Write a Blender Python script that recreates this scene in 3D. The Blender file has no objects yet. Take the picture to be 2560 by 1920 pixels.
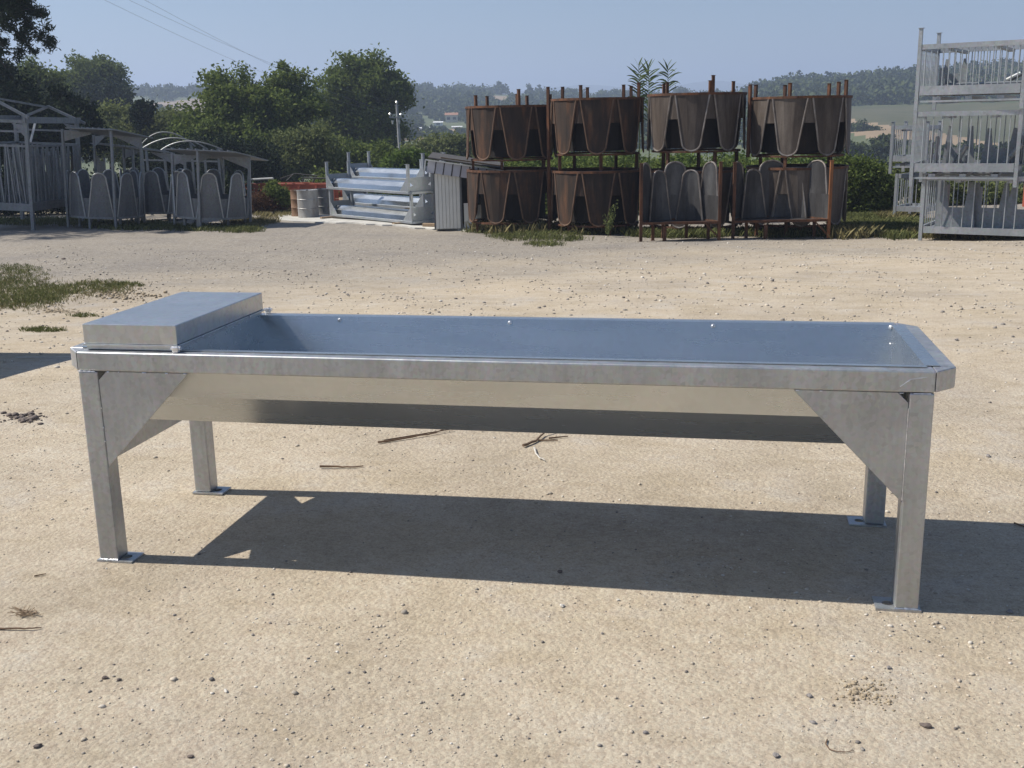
import bpy, bmesh, math, random
import numpy as np
from mathutils import Vector, Matrix

# ------------------------------------------------------------------ camera, light, exposure
random.seed(7); rng = np.random.default_rng(7)
scene = bpy.context.scene
COL = scene.collection
F_PX = 2684.4
CAM = np.array([0.7566, -3.6645, 1.5098])
YAW, PITCH, ROLL = 0.19172, -0.23953, -0.01927
_r = np.array([math.cos(YAW), math.sin(YAW), 0.0])
_f = np.array([-math.sin(YAW) * math.cos(PITCH), math.cos(YAW) * math.cos(PITCH), math.sin(PITCH)])
_u = np.cross(_r, _f)
RT = _r * math.cos(ROLL) + _u * math.sin(ROLL)
UP = -_r * math.sin(ROLL) + _u * math.cos(ROLL)
FW = _f
FH = np.array([-math.sin(YAW), math.cos(YAW), 0.0])      # level heading
LH = _r                                                  # level right

cam_data = bpy.data.cameras.new("camera")
cam_data.sensor_width = 36.0
cam_data.lens = 36.0 * F_PX / 2560.0
cam_data.clip_start = 0.05
cam_data.clip_end = 20000.0
cam = bpy.data.objects.new("camera", cam_data)
COL.objects.link(cam)
cam.matrix_world = Matrix([[RT[0], UP[0], -FW[0], CAM[0]], [RT[1], UP[1], -FW[1], CAM[1]],
                           [RT[2], UP[2], -FW[2], CAM[2]], [0, 0, 0, 1]])
scene.camera = cam

SUN_EL, SUN_AZ = math.radians(48), math.radians(3.0)      # azimuth = heading of the shadows from +X
sdir = Vector((math.cos(SUN_AZ) * math.cos(SUN_EL), math.sin(SUN_AZ) * math.cos(SUN_EL), -math.sin(SUN_EL)))
world = bpy.data.worlds.new("World"); scene.world = world; world.use_nodes = True
wn = world.node_tree.nodes; wl = world.node_tree.links
bg = wn["Background"]; bg.inputs[1].default_value = 0.072
sky = wn.new("ShaderNodeTexSky"); sky.sky_type = 'NISHITA'; sky.sun_disc = False
sky.sun_elevation = SUN_EL
sky.sun_rotation = math.atan2(-sdir.x, -sdir.y)
sky.air_density = 1.0; sky.dust_density = 0.5; sky.ozone_density = 3.6; sky.altitude = 100
wl.new(sky.outputs[0], bg.inputs[0])
sun_data = bpy.data.lights.new("sun", 'SUN'); sun_data.energy = 5.0; sun_data.angle = math.radians(0.55)
sun_data.color = (1.0, 0.945, 0.85)
sun = bpy.data.objects.new("sun", sun_data); COL.objects.link(sun)
sun.rotation_euler = sdir.to_track_quat('-Z', 'Y').to_euler()
sun.location = (-20, -5, 30)
scene.view_settings.view_transform = 'Standard'; scene.view_settings.look = 'None'
scene.view_settings.exposure = 0.3; scene.view_settings.gamma = 1.0
scene.view_settings.use_curve_mapping = False
scene.render.engine = 'CYCLES'
scene.cycles.max_bounces = 8; scene.cycles.diffuse_bounces = 3; scene.cycles.glossy_bounces = 4
scene.cycles.transparent_max_bounces = 8; scene.cycles.volume_bounces = 1
scene.cycles.use_denoising = True
scene.cycles.sample_clamp_indirect = 6.0

# ------------------------------------------------------------------ pixels and terrain
_kd = np.array([-200, 6.2, 10, 16, 22, 25, 28, 32, 40, 48, 60, 80, 120, 160, 400])
_kz = np.array([0, 0, -.26, -.63, -.96, -1.05, -1.10, -1.15, -1.3, -1.8, -3.2, -4.6, -6.4, -7, -7])
_td = np.arange(-200, 400, .1); _tz = np.interp(_td, _kd, _kz)
_kern = np.exp(-0.5 * (np.arange(-30, 31) / 12.0) ** 2); _kern /= _kern.sum()
_tz = np.convolve(np.pad(_tz, 30, mode='edge'), _kern, mode='valid')

def depth_of(x, y):
    return (np.asarray(x) - CAM[0]) * FH[0] + (np.asarray(y) - CAM[1]) * FH[1]

def zt(x, y):
    d = depth_of(x, y)
    z = np.interp(d, _td, _tz)
    far = np.clip((d - 3.0) / 10, 0, 1)
    return z + far * 0.03 * (np.sin(np.asarray(x) * .9 + 1.3) * np.cos(np.asarray(y) * .7) +
                             .5 * np.sin(np.asarray(x) * 2.3 + np.asarray(y) * 1.9))

def ray(px, py):
    return FW + RT * (px - 1280) / F_PX + UP * (960 - py) / F_PX

def at(px, py, D):
    d = ray(px, py); return CAM + d * (D / (d @ FH))

def proj(p):
    d = np.asarray(p) - CAM; z = d @ FW
    return 1280 + F_PX * (d @ RT) / z, 960 - F_PX * (d @ UP) / z

def ground_px(px, py):
    d = ray(px, py); t = 0.5
    for _ in range(4000):
        p = CAM + d * t
        h = p[2] - zt(p[0], p[1])
        if h < 0.002: break
        t += max(h * .6, .002)
    return p

def ground_at(px, D, py=560):
    for _ in range(6):
        p = at(px, py, D); z = float(zt(p[0], p[1]))
        py = proj((p[0], p[1], z))[1]
    return np.array([p[0], p[1], z])

# ------------------------------------------------------------------ materials
def new_mat(name):
    m = bpy.data.materials.new(name); m.use_nodes = True
    nt = m.node_tree; b = nt.nodes["Principled BSDF"]
    return m, nt, b

def N(nt, t, **kw):
    n = nt.nodes.new(t)
    for k, v in kw.items():
        setattr(n, k, v)
    return n

def tex_coord(nt, scale=(1, 1, 1), kind='Object'):
    tc = N(nt, 'ShaderNodeTexCoord'); mp = N(nt, 'ShaderNodeMapping'); mp.inputs['Scale'].default_value = scale
    nt.links.new(tc.outputs[kind], mp.inputs[0]); return mp.outputs[0]

def noise(nt, vec, scale, detail=4, rough=.55):
    n = N(nt, 'ShaderNodeTexNoise'); n.inputs['Scale'].default_value = scale
    n.inputs['Detail'].default_value = detail; n.inputs['Roughness'].default_value = rough
    nt.links.new(vec, n.inputs['Vector']); return n.outputs['Fac']

def ramp(nt, fac, stops):
    r = N(nt, 'ShaderNodeValToRGB'); e = r.color_ramp.elements
    while len(e) < len(stops): e.new(.5)
    for i, (p, c) in enumerate(stops):
        e[i].position = p; e[i].color = (*c, 1) if len(c) == 3 else c
    nt.links.new(fac, r.inputs[0]); return r.outputs[0]

def mixc(nt, fac, a, b, blend='MIX'):
    m = N(nt, 'ShaderNodeMix'); m.data_type = 'RGBA'; m.blend_type = blend
    for s, v in ((m.inputs[0], fac), (m.inputs[6], a), (m.inputs[7], b)):
        if isinstance(v, (int, float)): s.default_value = v
        elif isinstance(v, tuple): s.default_value = (*v, 1)
        else: nt.links.new(v, s)
    return m.outputs[2]

def bump(nt, b, h, strength=.3, dist=.01):
    n = N(nt, 'ShaderNodeBump'); n.inputs['Strength'].default_value = strength; n.inputs['Distance'].default_value = dist
    nt.links.new(h, n.inputs['Height']); nt.links.new(n.outputs[0], b.inputs['Normal'])

def galv_mat(name, lo, hi, rough=(.34, .5), metal=.9, scale=14, stretch=(1, 1, .25), bumps=.03, streak=.4):
    m, nt, b = new_mat(name)
    v = tex_coord(nt, stretch); v2 = tex_coord(nt, (1, 1, 1))
    n1 = noise(nt, v, scale, 5, .6); n2 = noise(nt, v2, scale * .22, 3)
    vo = N(nt, 'ShaderNodeTexVoronoi'); vo.inputs['Scale'].default_value = scale * 5
    nt.links.new(v2, vo.inputs['Vector'])
    c = ramp(nt, n1, [(.3, lo), (.7, hi)])
    c = mixc(nt, .42 if streak > .1 else .14, c, vo.outputs['Color'], 'SOFT_LIGHT')
    st = noise(nt, tex_coord(nt, (9, 9, .5)), 5, 6, .7)
    c = mixc(nt, streak, c, ramp(nt, st, [(.35, (.36, .355, .35)), (.5, (.5, .5, .5)), (.68, (.62, .62, .63))]), 'OVERLAY')
    hs = N(nt, 'ShaderNodeHueSaturation'); hs.inputs['Saturation'].default_value = .35
    nt.links.new(c, hs.inputs['Color'])
    c = mixc(nt, n2, hs.outputs[0], tuple(x * .86 for x in lo))
    nt.links.new(c, b.inputs['Base Color'])
    b.inputs['Metallic'].default_value = metal
    mr = N(nt, 'ShaderNodeMapRange'); mr.inputs[3].default_value = rough[0]; mr.inputs[4].default_value = rough[1]
    nt.links.new(n1, mr.inputs[0]); nt.links.new(mr.outputs[0], b.inputs['Roughness'])
    bump(nt, b, n1, bumps, .01)
    return m

def rust_mat(name, cols, rough=.85, metal=.1, scale=3.0, stretch=(1, 1, .35)):
    m, nt, b = new_mat(name)
    v = tex_coord(nt, stretch); v2 = tex_coord(nt)
    oi = N(nt, 'ShaderNodeObjectInfo')
    add = N(nt, 'ShaderNodeVectorMath', operation='ADD'); nt.links.new(v, add.inputs[0])
    nt.links.new(oi.outputs['Random'], add.inputs[1])
    n1 = noise(nt, add.outputs[0], scale, 6, .65); n2 = noise(nt, v2, 40, 3)
    c = ramp(nt, n1, [(.28, cols[0]), (.5, cols[1]), (.72, cols[2])])
    c = mixc(nt, .35, c, ramp(nt, n2, [(.3, (.35, .35, .35)), (.7, (.65, .65, .65))]), 'OVERLAY')
    nt.links.new(c, b.inputs['Base Color'])
    b.inputs['Roughness'].default_value = rough; b.inputs['Metallic'].default_value = metal
    bump(nt, b, n2, .25, .004)
    return m

def plain_mat(name, col, rough=.7, metal=0, var=.15, scale=8, bumps=.1):
    m, nt, b = new_mat(name); v = tex_coord(nt)
    n1 = noise(nt, v, scale, 5, .6)
    c = ramp(nt, n1, [(.3, tuple(x * (1 - var) for x in col)), (.7, tuple(min(1, x * (1 + var)) for x in col))])
    nt.links.new(c, b.inputs['Base Color']); b.inputs['Roughness'].default_value = rough
    b.inputs['Metallic'].default_value = metal
    if bumps: bump(nt, b, n1, bumps, .01)
    return m

def leaf_mat(name, dark, light, trans=.25, rough=.6):
    m, nt, b = new_mat(name)
    g = N(nt, 'ShaderNodeNewGeometry')
    v = tex_coord(nt); n1 = noise(nt, v, .9, 2)
    r1 = N(nt, 'ShaderNodeMath', operation='MULTIPLY_ADD'); r1.inputs[1].default_value = .55; 
    nt.links.new(g.outputs['Random Per Island'], r1.inputs[0])
    r2 = N(nt, 'ShaderNodeMath', operation='MULTIPLY'); r2.inputs[1].default_value = .55
    nt.links.new(n1, r2.inputs[0]); nt.links.new(r2.outputs[0], r1.inputs[2])
    c = ramp(nt, r1.outputs[0], [(.15, dark), (.85, light)])
    nt.links.new(c, b.inputs['Base Color']); b.inputs['Roughness'].default_value = .8
    b.inputs['Specular IOR Level'].default_value = .15
    tr = N(nt, 'ShaderNodeBsdfTranslucent'); nt.links.new(c, tr.inputs[0])
    mx = N(nt, 'ShaderNodeMixShader'); mx.inputs[0].default_value = trans
    nt.links.new(b.outputs[0], mx.inputs[1]); nt.links.new(tr.outputs[0], mx.inputs[2])
    nt.links.new(mx.outputs[0], nt.nodes['Material Output'].inputs[0])
    return m

M = {}
M['galv'] = galv_mat('galvanised_tube', (.40, .42, .44), (.58, .595, .61), (.36, .56), .78, 16)
M['sheet'] = galv_mat('galvanised_sheet', (.53, .57, .59), (.65, .685, .70), (.22, .33), .93, 10, (.12, 1, 1), .006, .05)
M['cover'] = galv_mat('galvanised_cover', (.47, .50, .525), (.60, .625, .64), (.3, .42), .88, 12, (1, 1, 1), .015, .15)
M['weld'] = plain_mat('bright_weld', (.7, .7, .72), .35, .8, .2, 60, .3)
M['galv_far'] = galv_mat('weathered_galvanised', (.20, .22, .24), (.30, .325, .35), (.45, .65), .62, 5)
M['sheet_far'] = galv_mat('stacked_trough_sheet', (.50, .54, .57), (.60, .64, .67), (.18, .26), .98, 8, (.3, 1, 1), .01, .05)
M['galv_dull'] = galv_mat('dull_grey_galvanised', (.14, .15, .16), (.215, .225, .235), (.5, .7), .5, 5)
M['rust'] = rust_mat('rust_brown', [(.012, .009, .007), (.038, .023, .015), (.13, .058, .026)], scale=4.2, stretch=(1, 1, .2))
M['rust_edge'] = rust_mat('rust_orange', [(.035, .018, .012), (.10, .044, .022), (.19, .076, .032)], scale=6)
M['rust_bright'] = rust_mat('rust_bright', [(.12, .05, .02), (.24, .095, .035), (.36, .15, .055)], scale=4)
M['slot_shade'] = rust_mat('slot_shade_mat', [(.008, .007, .006), (.016, .012, .01), (.03, .02, .014)])  # near-black: the gloom inside the feeders is put into the colour
M['rust_tube'] = rust_mat('rust_tube', [(.06, .035, .022), (.13, .075, .045), (.21, .125, .08)], .6, .2, 8)
M['steel_tube'] = rust_mat('steel_tube', [(.10, .075, .055), (.22, .19, .17), (.34, .32, .30)], .45, .5, 8)
M['galv_cage'] = galv_mat('bluish_galvanised', (.31, .345, .38), (.44, .48, .52), (.42, .6), .6, 5)
M['galv_tube'] = galv_mat('galvanised_edge_tube', (.34, .36, .37), (.46, .48, .49), (.35, .5), .7, 6)
M['bare'] = rust_mat('bare_steel_rust', [(.026, .024, .024), (.066, .064, .066), (.13, .13, .132)], .55, .45, 2.2)
M['bare_warm'] = rust_mat('bare_steel_warm', [(.026, .018, .014), (.072, .054, .042), (.15, .125, .105)], .6, .3, 3.2, (1, 1, .18))
M['concrete'] = plain_mat('pale_concrete', (.50, .485, .45), .9, 0, .16, 3, .2)
M['panel'] = plain_mat('cream_panel', (.74, .74, .69), .55, 0, .06, 3, .03)
M['fascia'] = plain_mat('lilac_grey_fascia', (.52, .51, .53), .6, 0, .08, 4, .03)
M['interior_shade'] = plain_mat('interior_shade_board', (.035, .04, .032), .8, 0, .2, 6)  # shade of the shed interior put into the board colour
M['dark_roof'] = plain_mat('dark_grey_roofing', (.07, .065, .062), .8, 0, .25, 5)
M['red'] = rust_mat('faded_red_paint', [(.22, .05, .025), (.33, .07, .035), (.42, .10, .05)], .7, 0, 2)
M['timber'] = rust_mat('weathered_timber', [(.16, .11, .07), (.27, .19, .12), (.38, .29, .2)], .85, 0, 3, (.3, 3, 3))
M['drum'] = rust_mat('grey_drum_paint', [(.22, .19, .17), (.36, .36, .36), (.48, .48, .48)], .55, .3, 2.5)
M['drum_rust'] = rust_mat('rusty_drum', [(.12, .06, .03), (.22, .13, .08), (.36, .3, .26)], .8, .1, 3)
M['pole'] = plain_mat('pale_concrete_pole', (.33, .335, .34), .8, 0, .1, 3)
M['ceramic'] = plain_mat('white_ceramic', (.5, .52, .51), .25, 0, .05, 4, 0)
M['wire'] = plain_mat('dark_wire', (.24, .25, .27), .6, .3, .1, 4, 0)
M['black'] = plain_mat('black_rubber', (.02, .02, .02), .7, 0, .2, 10)
M['bark'] = plain_mat('bark', (.055, .045, .035), .9, 0, .35, 6, .6)
M['leaf_mid'] = leaf_mat('leaf_mid', (.04, .07, .017), (.19, .235, .06), .38)
M['leaf_oak'] = leaf_mat('leaf_oak', (.055, .082, .026), (.17, .21, .065), .38)
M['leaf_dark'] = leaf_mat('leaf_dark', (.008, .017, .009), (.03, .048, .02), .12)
M['leaf_pale'] = leaf_mat('leaf_pale', (.075, .1, .035), (.2, .225, .085), .35)
M['leaf_bright'] = leaf_mat('leaf_bright', (.05, .09, .018), (.15, .21, .045), .3)
M['leaf_wood'] = leaf_mat('leaf_wood', (.032, .05, .02), (.09, .112, .042), .15)
M['leaf_brown'] = leaf_mat('leaf_brown', (.07, .032, .018), (.16, .085, .045), .2)
M['cane'] = leaf_mat('cane_leaf', (.045, .075, .03), (.12, .16, .07), .3)
M['grass'] = leaf_mat('grass_blade', (.05, .065, .02), (.17, .18, .065), .25)
M['grass_dry'] = leaf_mat('grass_dry', (.10, .095, .04), (.27, .23, .11), .25)
M['wall'] = plain_mat('cream_render', (.58, .53, .45), .85, 0, .06, 2)
M['white'] = plain_mat('white_sheeting', (.72, .73, .74), .6, 0, .04, 2)
M['tile'] = plain_mat('clay_tile', (.33, .17, .11), .85, 0, .2, 3)
M['window'] = plain_mat('dark_glass', (.03, .035, .04), .15, 0, .1, 3, 0)
M['clay_clod'] = plain_mat('dry_clay', (.34, .275, .19), .95, 0, .25, 12, .5)
M['stone_grey'] = plain_mat('grey_stone', (.24, .22, .21), .85, 0, .25, 30, .4)
M['stone_pale'] = plain_mat('pale_stone', (.55, .52, .47), .85, 0, .15, 30, .3)
M['stone_dark'] = plain_mat('dark_stone', (.15, .12, .105), .9, 0, .3, 30, .4)
M['dry_stem'] = plain_mat('dry_brown_stem', (.15, .095, .06), .9, 0, .3, 20)

def pebble_mat():
    m, nt, b = new_mat('pebble_mix'); g = N(nt, 'ShaderNodeNewGeometry')
    c = ramp(nt, g.outputs['Random Per Island'], [(0, (.15, .135, .125)), (.12, (.27, .245, .22)), (.35, (.42, .365, .29)), (.8, (.55, .48, .385)), (1, (.66, .63, .58))])
    nt.links.new(c, b.inputs['Base Color']); b.inputs['Roughness'].default_value = .9
    return m
M['pebble'] = pebble_mat()

def ground_mat():
    m, nt, b = new_mat('sandy_gravel')
    v = tex_coord(nt); L = nt.links
    big = noise(nt, v, .35, 4, .55); mid = noise(nt, v, 2.2, 6, .65); fine = noise(nt, v, 38, 8, .75)
    grain = noise(nt, v, 150, 4, .8)
    c = ramp(nt, big, [(.3, (.52, .45, .35)), (.52, (.58, .51, .405)), (.72, (.63, .57, .465))])
    c2 = ramp(nt, mid, [(.30, (.45, .365, .245)), (.55, (.59, .505, .39)), (.8, (.66, .605, .515))])
    c = mixc(nt, .5, c, c2)
    # patches of greyer dust and of brown, trodden earth
    pat = noise(nt, v, 1.1, 7, .7)
    c = mixc(nt, ramp(nt, pat, [(.54, (0, 0, 0)), (.68, (.55, .55, .55))]), c, (.52, .485, .435))
    pat2 = noise(nt, tex_coord(nt, (.8, 1.6, 1)), 2.7, 7, .72)
    c = mixc(nt, ramp(nt, pat2, [(.5, (0, 0, 0)), (.72, (.75, .75, .75))]), c, (.475, .39, .275))
    pat3 = noise(nt, tex_coord(nt, (1, 2.2, 1)), 5.5, 8, .75)
    c = mixc(nt, ramp(nt, pat3, [(.60, (0, 0, 0)), (.70, (.6, .6, .6))]), c, (.31, .27, .22))
    # grains: small stones of their own shade bedded in the dust
    def grains(scale, amount, lo, hi):
        vo = N(nt, 'ShaderNodeTexVoronoi'); vo.inputs['Scale'].default_value = scale; L.new(v, vo.inputs['Vector'])
        sp = N(nt, 'ShaderNodeSeparateXYZ'); L.new(vo.outputs['Color'], sp.inputs[0])
        shade = ramp(nt, sp.outputs[0], [(0, (lo, lo * .97, lo * .94)), (.35, (.44, .44, .44)), (.7, (.54, .54, .54)), (1, (hi, hi, hi * .99))])
        return shade, vo.outputs['Distance'], sp.outputs[0]
    sh1, di1, r1 = grains(170, 1, .2, .74); sh2, di2, r2 = grains(60, 1, .24, .68)
    c = mixc(nt, .24, c, sh1, 'OVERLAY'); c = mixc(nt, .1, c, sh2, 'OVERLAY')
    gg = ramp(nt, fine, [(.30, (.2, .19, .18)), (.47, (.5, .5, .5)), (.75, (.68, .68, .68))])
    c = mixc(nt, .34, c, gg, 'OVERLAY')
    g2 = ramp(nt, grain, [(.32, (.25, .24, .23)), (.5, (.5, .5, .5)), (.7, (.66, .66, .66))])
    c = mixc(nt, .36, c, g2, 'OVERLAY')
    far_n = noise(nt, v, 13, 6, .8)
    c = mixc(nt, .32, c, ramp(nt, far_n, [(.34, (.3, .29, .28)), (.5, (.5, .5, .5)), (.7, (.63, .63, .63))]), 'OVERLAY')
    # grey gravel spread over the far half of the yard
    sx = N(nt, 'ShaderNodeSeparateXYZ'); tc = N(nt, 'ShaderNodeTexCoord'); L.new(tc.outputs['Object'], sx.inputs[0])
    dd = N(nt, 'ShaderNodeVectorMath', operation='DOT_PRODUCT'); dd.inputs[1].default_value = (-.62, .78, 0)
    L.new(tc.outputs['Object'], dd.inputs[0])
    ad = N(nt, 'ShaderNodeMath', operation='MULTIPLY_ADD'); ad.inputs[1].default_value = 7.0
    L.new(big, ad.inputs[0]); L.new(dd.outputs['Value'], ad.inputs[2])
    mr = N(nt, 'ShaderNodeMapRange'); mr.inputs[1].default_value = 11.5; mr.inputs[2].default_value = 17.5
    L.new(ad.outputs[0], mr.inputs[0])
    mr2 = N(nt, 'ShaderNodeMapRange'); mr2.inputs[1].default_value = 40; mr2.inputs[2].default_value = 32
    L.new(dd.outputs['Value'], mr2.inputs[0])
    mu = N(nt, 'ShaderNodeMath', operation='MULTIPLY'); L.new(mr.outputs[0], mu.inputs[0]); L.new(mr2.outputs[0], mu.inputs[1])
    mu2 = N(nt, 'ShaderNodeMath', operation='MULTIPLY'); mu2.inputs[1].default_value = .8; L.new(mu.outputs[0], mu2.inputs[0])
    gr = ramp(nt, mixc(nt, .5, fine, far_n), [(.37, (.06, .055, .05)), (.47, (.25, .23, .205)), (.56, (.38, .35, .315)), (.66, (.56, .53, .48))])
    c = mixc(nt, mu2.outputs[0], c, gr)
    # grass-grown soil beyond the yard
    df = N(nt, 'ShaderNodeVectorMath', operation='DOT_PRODUCT'); df.inputs[1].default_value = (float(FH[0]), float(FH[1]), 0)
    L.new(tc.outputs['Object'], df.inputs[0])
    mr3 = N(nt, 'ShaderNodeMapRange'); mr3.inputs[1].default_value = 31; mr3.inputs[2].default_value = 36
    L.new(df.outputs['Value'], mr3.inputs[0])
    c = mixc(nt, mr3.outputs[0], c, ramp(nt, mid, [(.3, (.06, .065, .03)), (.7, (.15, .135, .07))]))
    tint = ramp(nt, noise(nt, v, .6, 5, .6), [(.32, (.74, .74, .76)), (.5, (.86, .855, .85)), (.7, (.92, .905, .88))])
    c = mixc(nt, 1.0, c, tint, 'MULTIPLY')
    L.new(c, b.inputs['Base Color']); b.inputs['Roughness'].default_value = .95
    b.inputs['Specular IOR Level'].default_value = .15
    hsum = N(nt, 'ShaderNodeMath', operation='MULTIPLY_ADD'); hsum.inputs[1].default_value = .35
    L.new(grain, hsum.inputs[0]); L.new(fine, hsum.inputs[2])
    h2 = N(nt, 'ShaderNodeMath', operation='MULTIPLY_ADD'); h2.inputs[1].default_value = 1.6
    L.new(mid, h2.inputs[0]); L.new(hsum.outputs[0], h2.inputs[2])
    h3 = N(nt, 'ShaderNodeMath', operation='MULTIPLY_ADD'); h3.inputs[1].default_value = -.5
    L.new(di2, h3.inputs[0]); L.new(h2.outputs[0], h3.inputs[2])
    bump(nt, b, h3.outputs[0], .6, .014)
    return m
M['ground'] = ground_mat()

def field_mat(name, a, bcol, scale=.02):
    m, nt, b = new_mat(name); v = tex_coord(nt)
    n1 = noise(nt, v, scale, 6, .6)
    c = ramp(nt, n1, [(.3, a), (.7, bcol)])
    nt.links.new(c, b.inputs['Base Color']); b.inputs['Roughness'].default_value = .95
    return m
M['hill_scrub'] = field_mat('hill_scrub', (.05, .075, .03), (.13, .14, .06))
M['hill_field'] = field_mat('stubble_field', (.23, .165, .10), (.32, .24, .15))
M['hill_vine'] = field_mat('vineyard_green', (.06, .068, .028), (.10, .095, .05), .06)
M['hill_plough'] = field_mat('ploughed_field', (.20, .15, .11), (.28, .22, .165))
M['mountain'] = field_mat('far_mountain', (.06, .08, .05), (.1, .11, .07), .003)

# ------------------------------------------------------------------ mesh helpers
def tag(o, label=None, cat=None, group=None, kind=None):
    if label: o['label'] = label
    if cat: o['category'] = cat
    if group: o['group'] = group
    if kind: o['kind'] = kind
    return o

def obj(name, me, mat=None, parent=None, loc=None):
    if mat is not None and not me.materials: me.materials.append(M[mat] if isinstance(mat, str) else mat)
    o = bpy.data.objects.new(name, me); COL.objects.link(o)
    if parent is not None: o.parent = parent
    if loc is not None: o.location = loc
    return o

def empty(name, loc, rz=0.0, label=None, cat=None, group=None, rot=None):
    o = bpy.data.objects.new(name, None); COL.objects.link(o)
    o.empty_display_size = .1
    o.location = [float(v) for v in loc]; o.rotation_euler = rot if rot else (0, 0, rz)
    return tag(o, label, cat, group)

def copy_tree(o, parent=None):
    c = o.copy(); COL.objects.link(c)
    if parent is not None: c.parent = parent
    for ch in [k for k in o.children]: copy_tree(ch, c)
    return c

class MB:
    def __init__(s): s.v = []; s.f = []
    def add(s, vs, fs):
        n = len(s.v); s.v += [tuple(map(float, p)) for p in vs]; s.f += [tuple(i + n for i in f) for f in fs]; return s
    def box(s, lo, hi):
        x0, y0, z0 = lo; x1, y1, z1 = hi
        return s.add([(x0, y0, z0), (x1, y0, z0), (x1, y1, z0), (x0, y1, z0), (x0, y0, z1), (x1, y0, z1), (x1, y1, z1), (x0, y1, z1)],
                     [(0, 3, 2, 1), (4, 5, 6, 7), (0, 1, 5, 4), (1, 2, 6, 5), (2, 3, 7, 6), (3, 0, 4, 7)])
    def bar(s, p0, p1, w, h=None, up=(0, 0, 1)):
        h = w if h is None else h
        p0 = Vector(p0); p1 = Vector(p1); d = (p1 - p0).normalized(); up = Vector(up)
        if abs(d.dot(up)) > .98: up = Vector((0, 1, 0)) if abs(d.y) < .9 else Vector((1, 0, 0))
        a = d.cross(up).normalized(); b = a.cross(d)
        vs = [p + a * (w / 2 * i) + b * (h / 2 * j) for p in (p0, p1) for i, j in ((-1, -1), (1, -1), (1, 1), (-1, 1))]
        return s.add(vs, [(0, 1, 2, 3), (7, 6, 5, 4), (0, 4, 5, 1), (1, 5, 6, 2), (2, 6, 7, 3), (3, 7, 4, 0)])
    def tube(s, path, r, n=8, cap=True):
        path = [Vector(p) for p in path]; rs = r if isinstance(r, (list, tuple)) else [r] * len(path)
        rings = []; prev = None
        for i, p in enumerate(path):
            t = (path[min(i + 1, len(path) - 1)] - path[max(i - 1, 0)])
            t = t.normalized() if t.length > 1e-9 else Vector((0, 0, 1))
            if prev is None:
                a = t.orthogonal().normalized()
            else:
                a = prev - t * prev.dot(t)
                a = a.normalized() if a.length > 1e-6 else t.orthogonal().normalized()
            prev = a; b = t.cross(a)
            rings.append([p + (a * math.cos(k * 2 * math.pi / n) + b * math.sin(k * 2 * math.pi / n)) * rs[i] for k in range(n)])
        vs = [v for g in rings for v in g]; fs = []
        for i in range(len(path) - 1):
            for k in range(n):
                fs.append((i * n + k, i * n + (k + 1) % n, (i + 1) * n + (k + 1) % n, (i + 1) * n + k))
        if cap:
            fs.append(tuple(range(n - 1, -1, -1))); fs.append(tuple(range((len(path) - 1) * n, len(path) * n)))
        return s.add(vs, fs)
    def prism(s, poly, vec):
        n = len(poly); vec = Vector(vec); poly = [Vector(p) for p in poly]
        nrm = sum(((poly[i] - poly[0]).cross(poly[(i + 1) % n] - poly[0]) for i in range(n)), Vector())
        if nrm.dot(vec) > 0: poly = poly[::-1]
        vs = poly + [p + vec for p in poly]
        return s.add(vs, [tuple(range(n)), tuple(range(2 * n - 1, n - 1, -1))] +
                     [(i, n + i, n + (i + 1) % n, (i + 1) % n) for i in range(n)])
    def thick(s, grid, off):
        nu = len(grid); nv = len(grid[0])
        A = [Vector(grid[i][j]) for i in range(nu) for j in range(nv)]
        B = [Vector(grid[i][j]) + Vector(off[i][j]) for i in range(nu) for j in range(nv)]
        n = nu * nv; ix = lambda i, j: i * nv + j; fs = []
        for i in range(nu - 1):
            for j in range(nv - 1):
                q = (ix(i, j), ix(i, j + 1), ix(i + 1, j + 1), ix(i + 1, j))
                fs.append(q); fs.append(tuple(n + k for k in q[::-1]))
        for i in range(nu - 1):
            fs.append((ix(i, 0), ix(i + 1, 0), n + ix(i + 1, 0), n + ix(i, 0)))
            fs.append((ix(i, nv - 1), n + ix(i, nv - 1), n + ix(i + 1, nv - 1), ix(i + 1, nv - 1)))
        for j in range(nv - 1):
            fs.append((ix(0, j), n + ix(0, j), n + ix(0, j + 1), ix(0, j + 1)))
            fs.append((ix(nu - 1, j), ix(nu - 1, j + 1), n + ix(nu - 1, j + 1), n + ix(nu - 1, j)))
        return s.add(A + B, fs)
    def mesh(s, name, mat, bevel=0, seg=2, smooth=False, recalc=True):
        me = bpy.data.meshes.new(name); me.from_pydata(s.v, [], s.f)
        if bevel or recalc:
            bm = bmesh.new(); bm.from_mesh(me)
            if recalc: bmesh.ops.recalc_face_normals(bm, faces=bm.faces)
            if bevel:
                es = [e for e in bm.edges if len(e.link_faces) == 2 and e.calc_face_angle(0) > .6]
                bmesh.ops.bevel(bm, geom=es, offset=bevel, segments=seg, affect='EDGES', profile=.5, clamp_overlap=True)
            bm.to_mesh(me); bm.free()
        if smooth:
            me.polygons.foreach_set('use_smooth', [True] * len(me.polygons))
        me.materials.append(M[mat] if isinstance(mat, str) else mat)
        return me
    def build(s, name, mat, parent=None, bevel=0, seg=2, smooth=False, loc=None):
        return obj(name, s.mesh(name, mat, bevel, seg, smooth), None, parent, loc)

def soften(o, ang=35):
    me = o.data; me.polygons.foreach_set('use_smooth', [True] * len(me.polygons))
    bm = bmesh.new(); bm.from_mesh(me)
    for e in bm.edges: e.smooth = (len(e.link_faces) == 2 and e.calc_face_angle(0) < math.radians(ang))
    bm.to_mesh(me); bm.free(); return o

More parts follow.
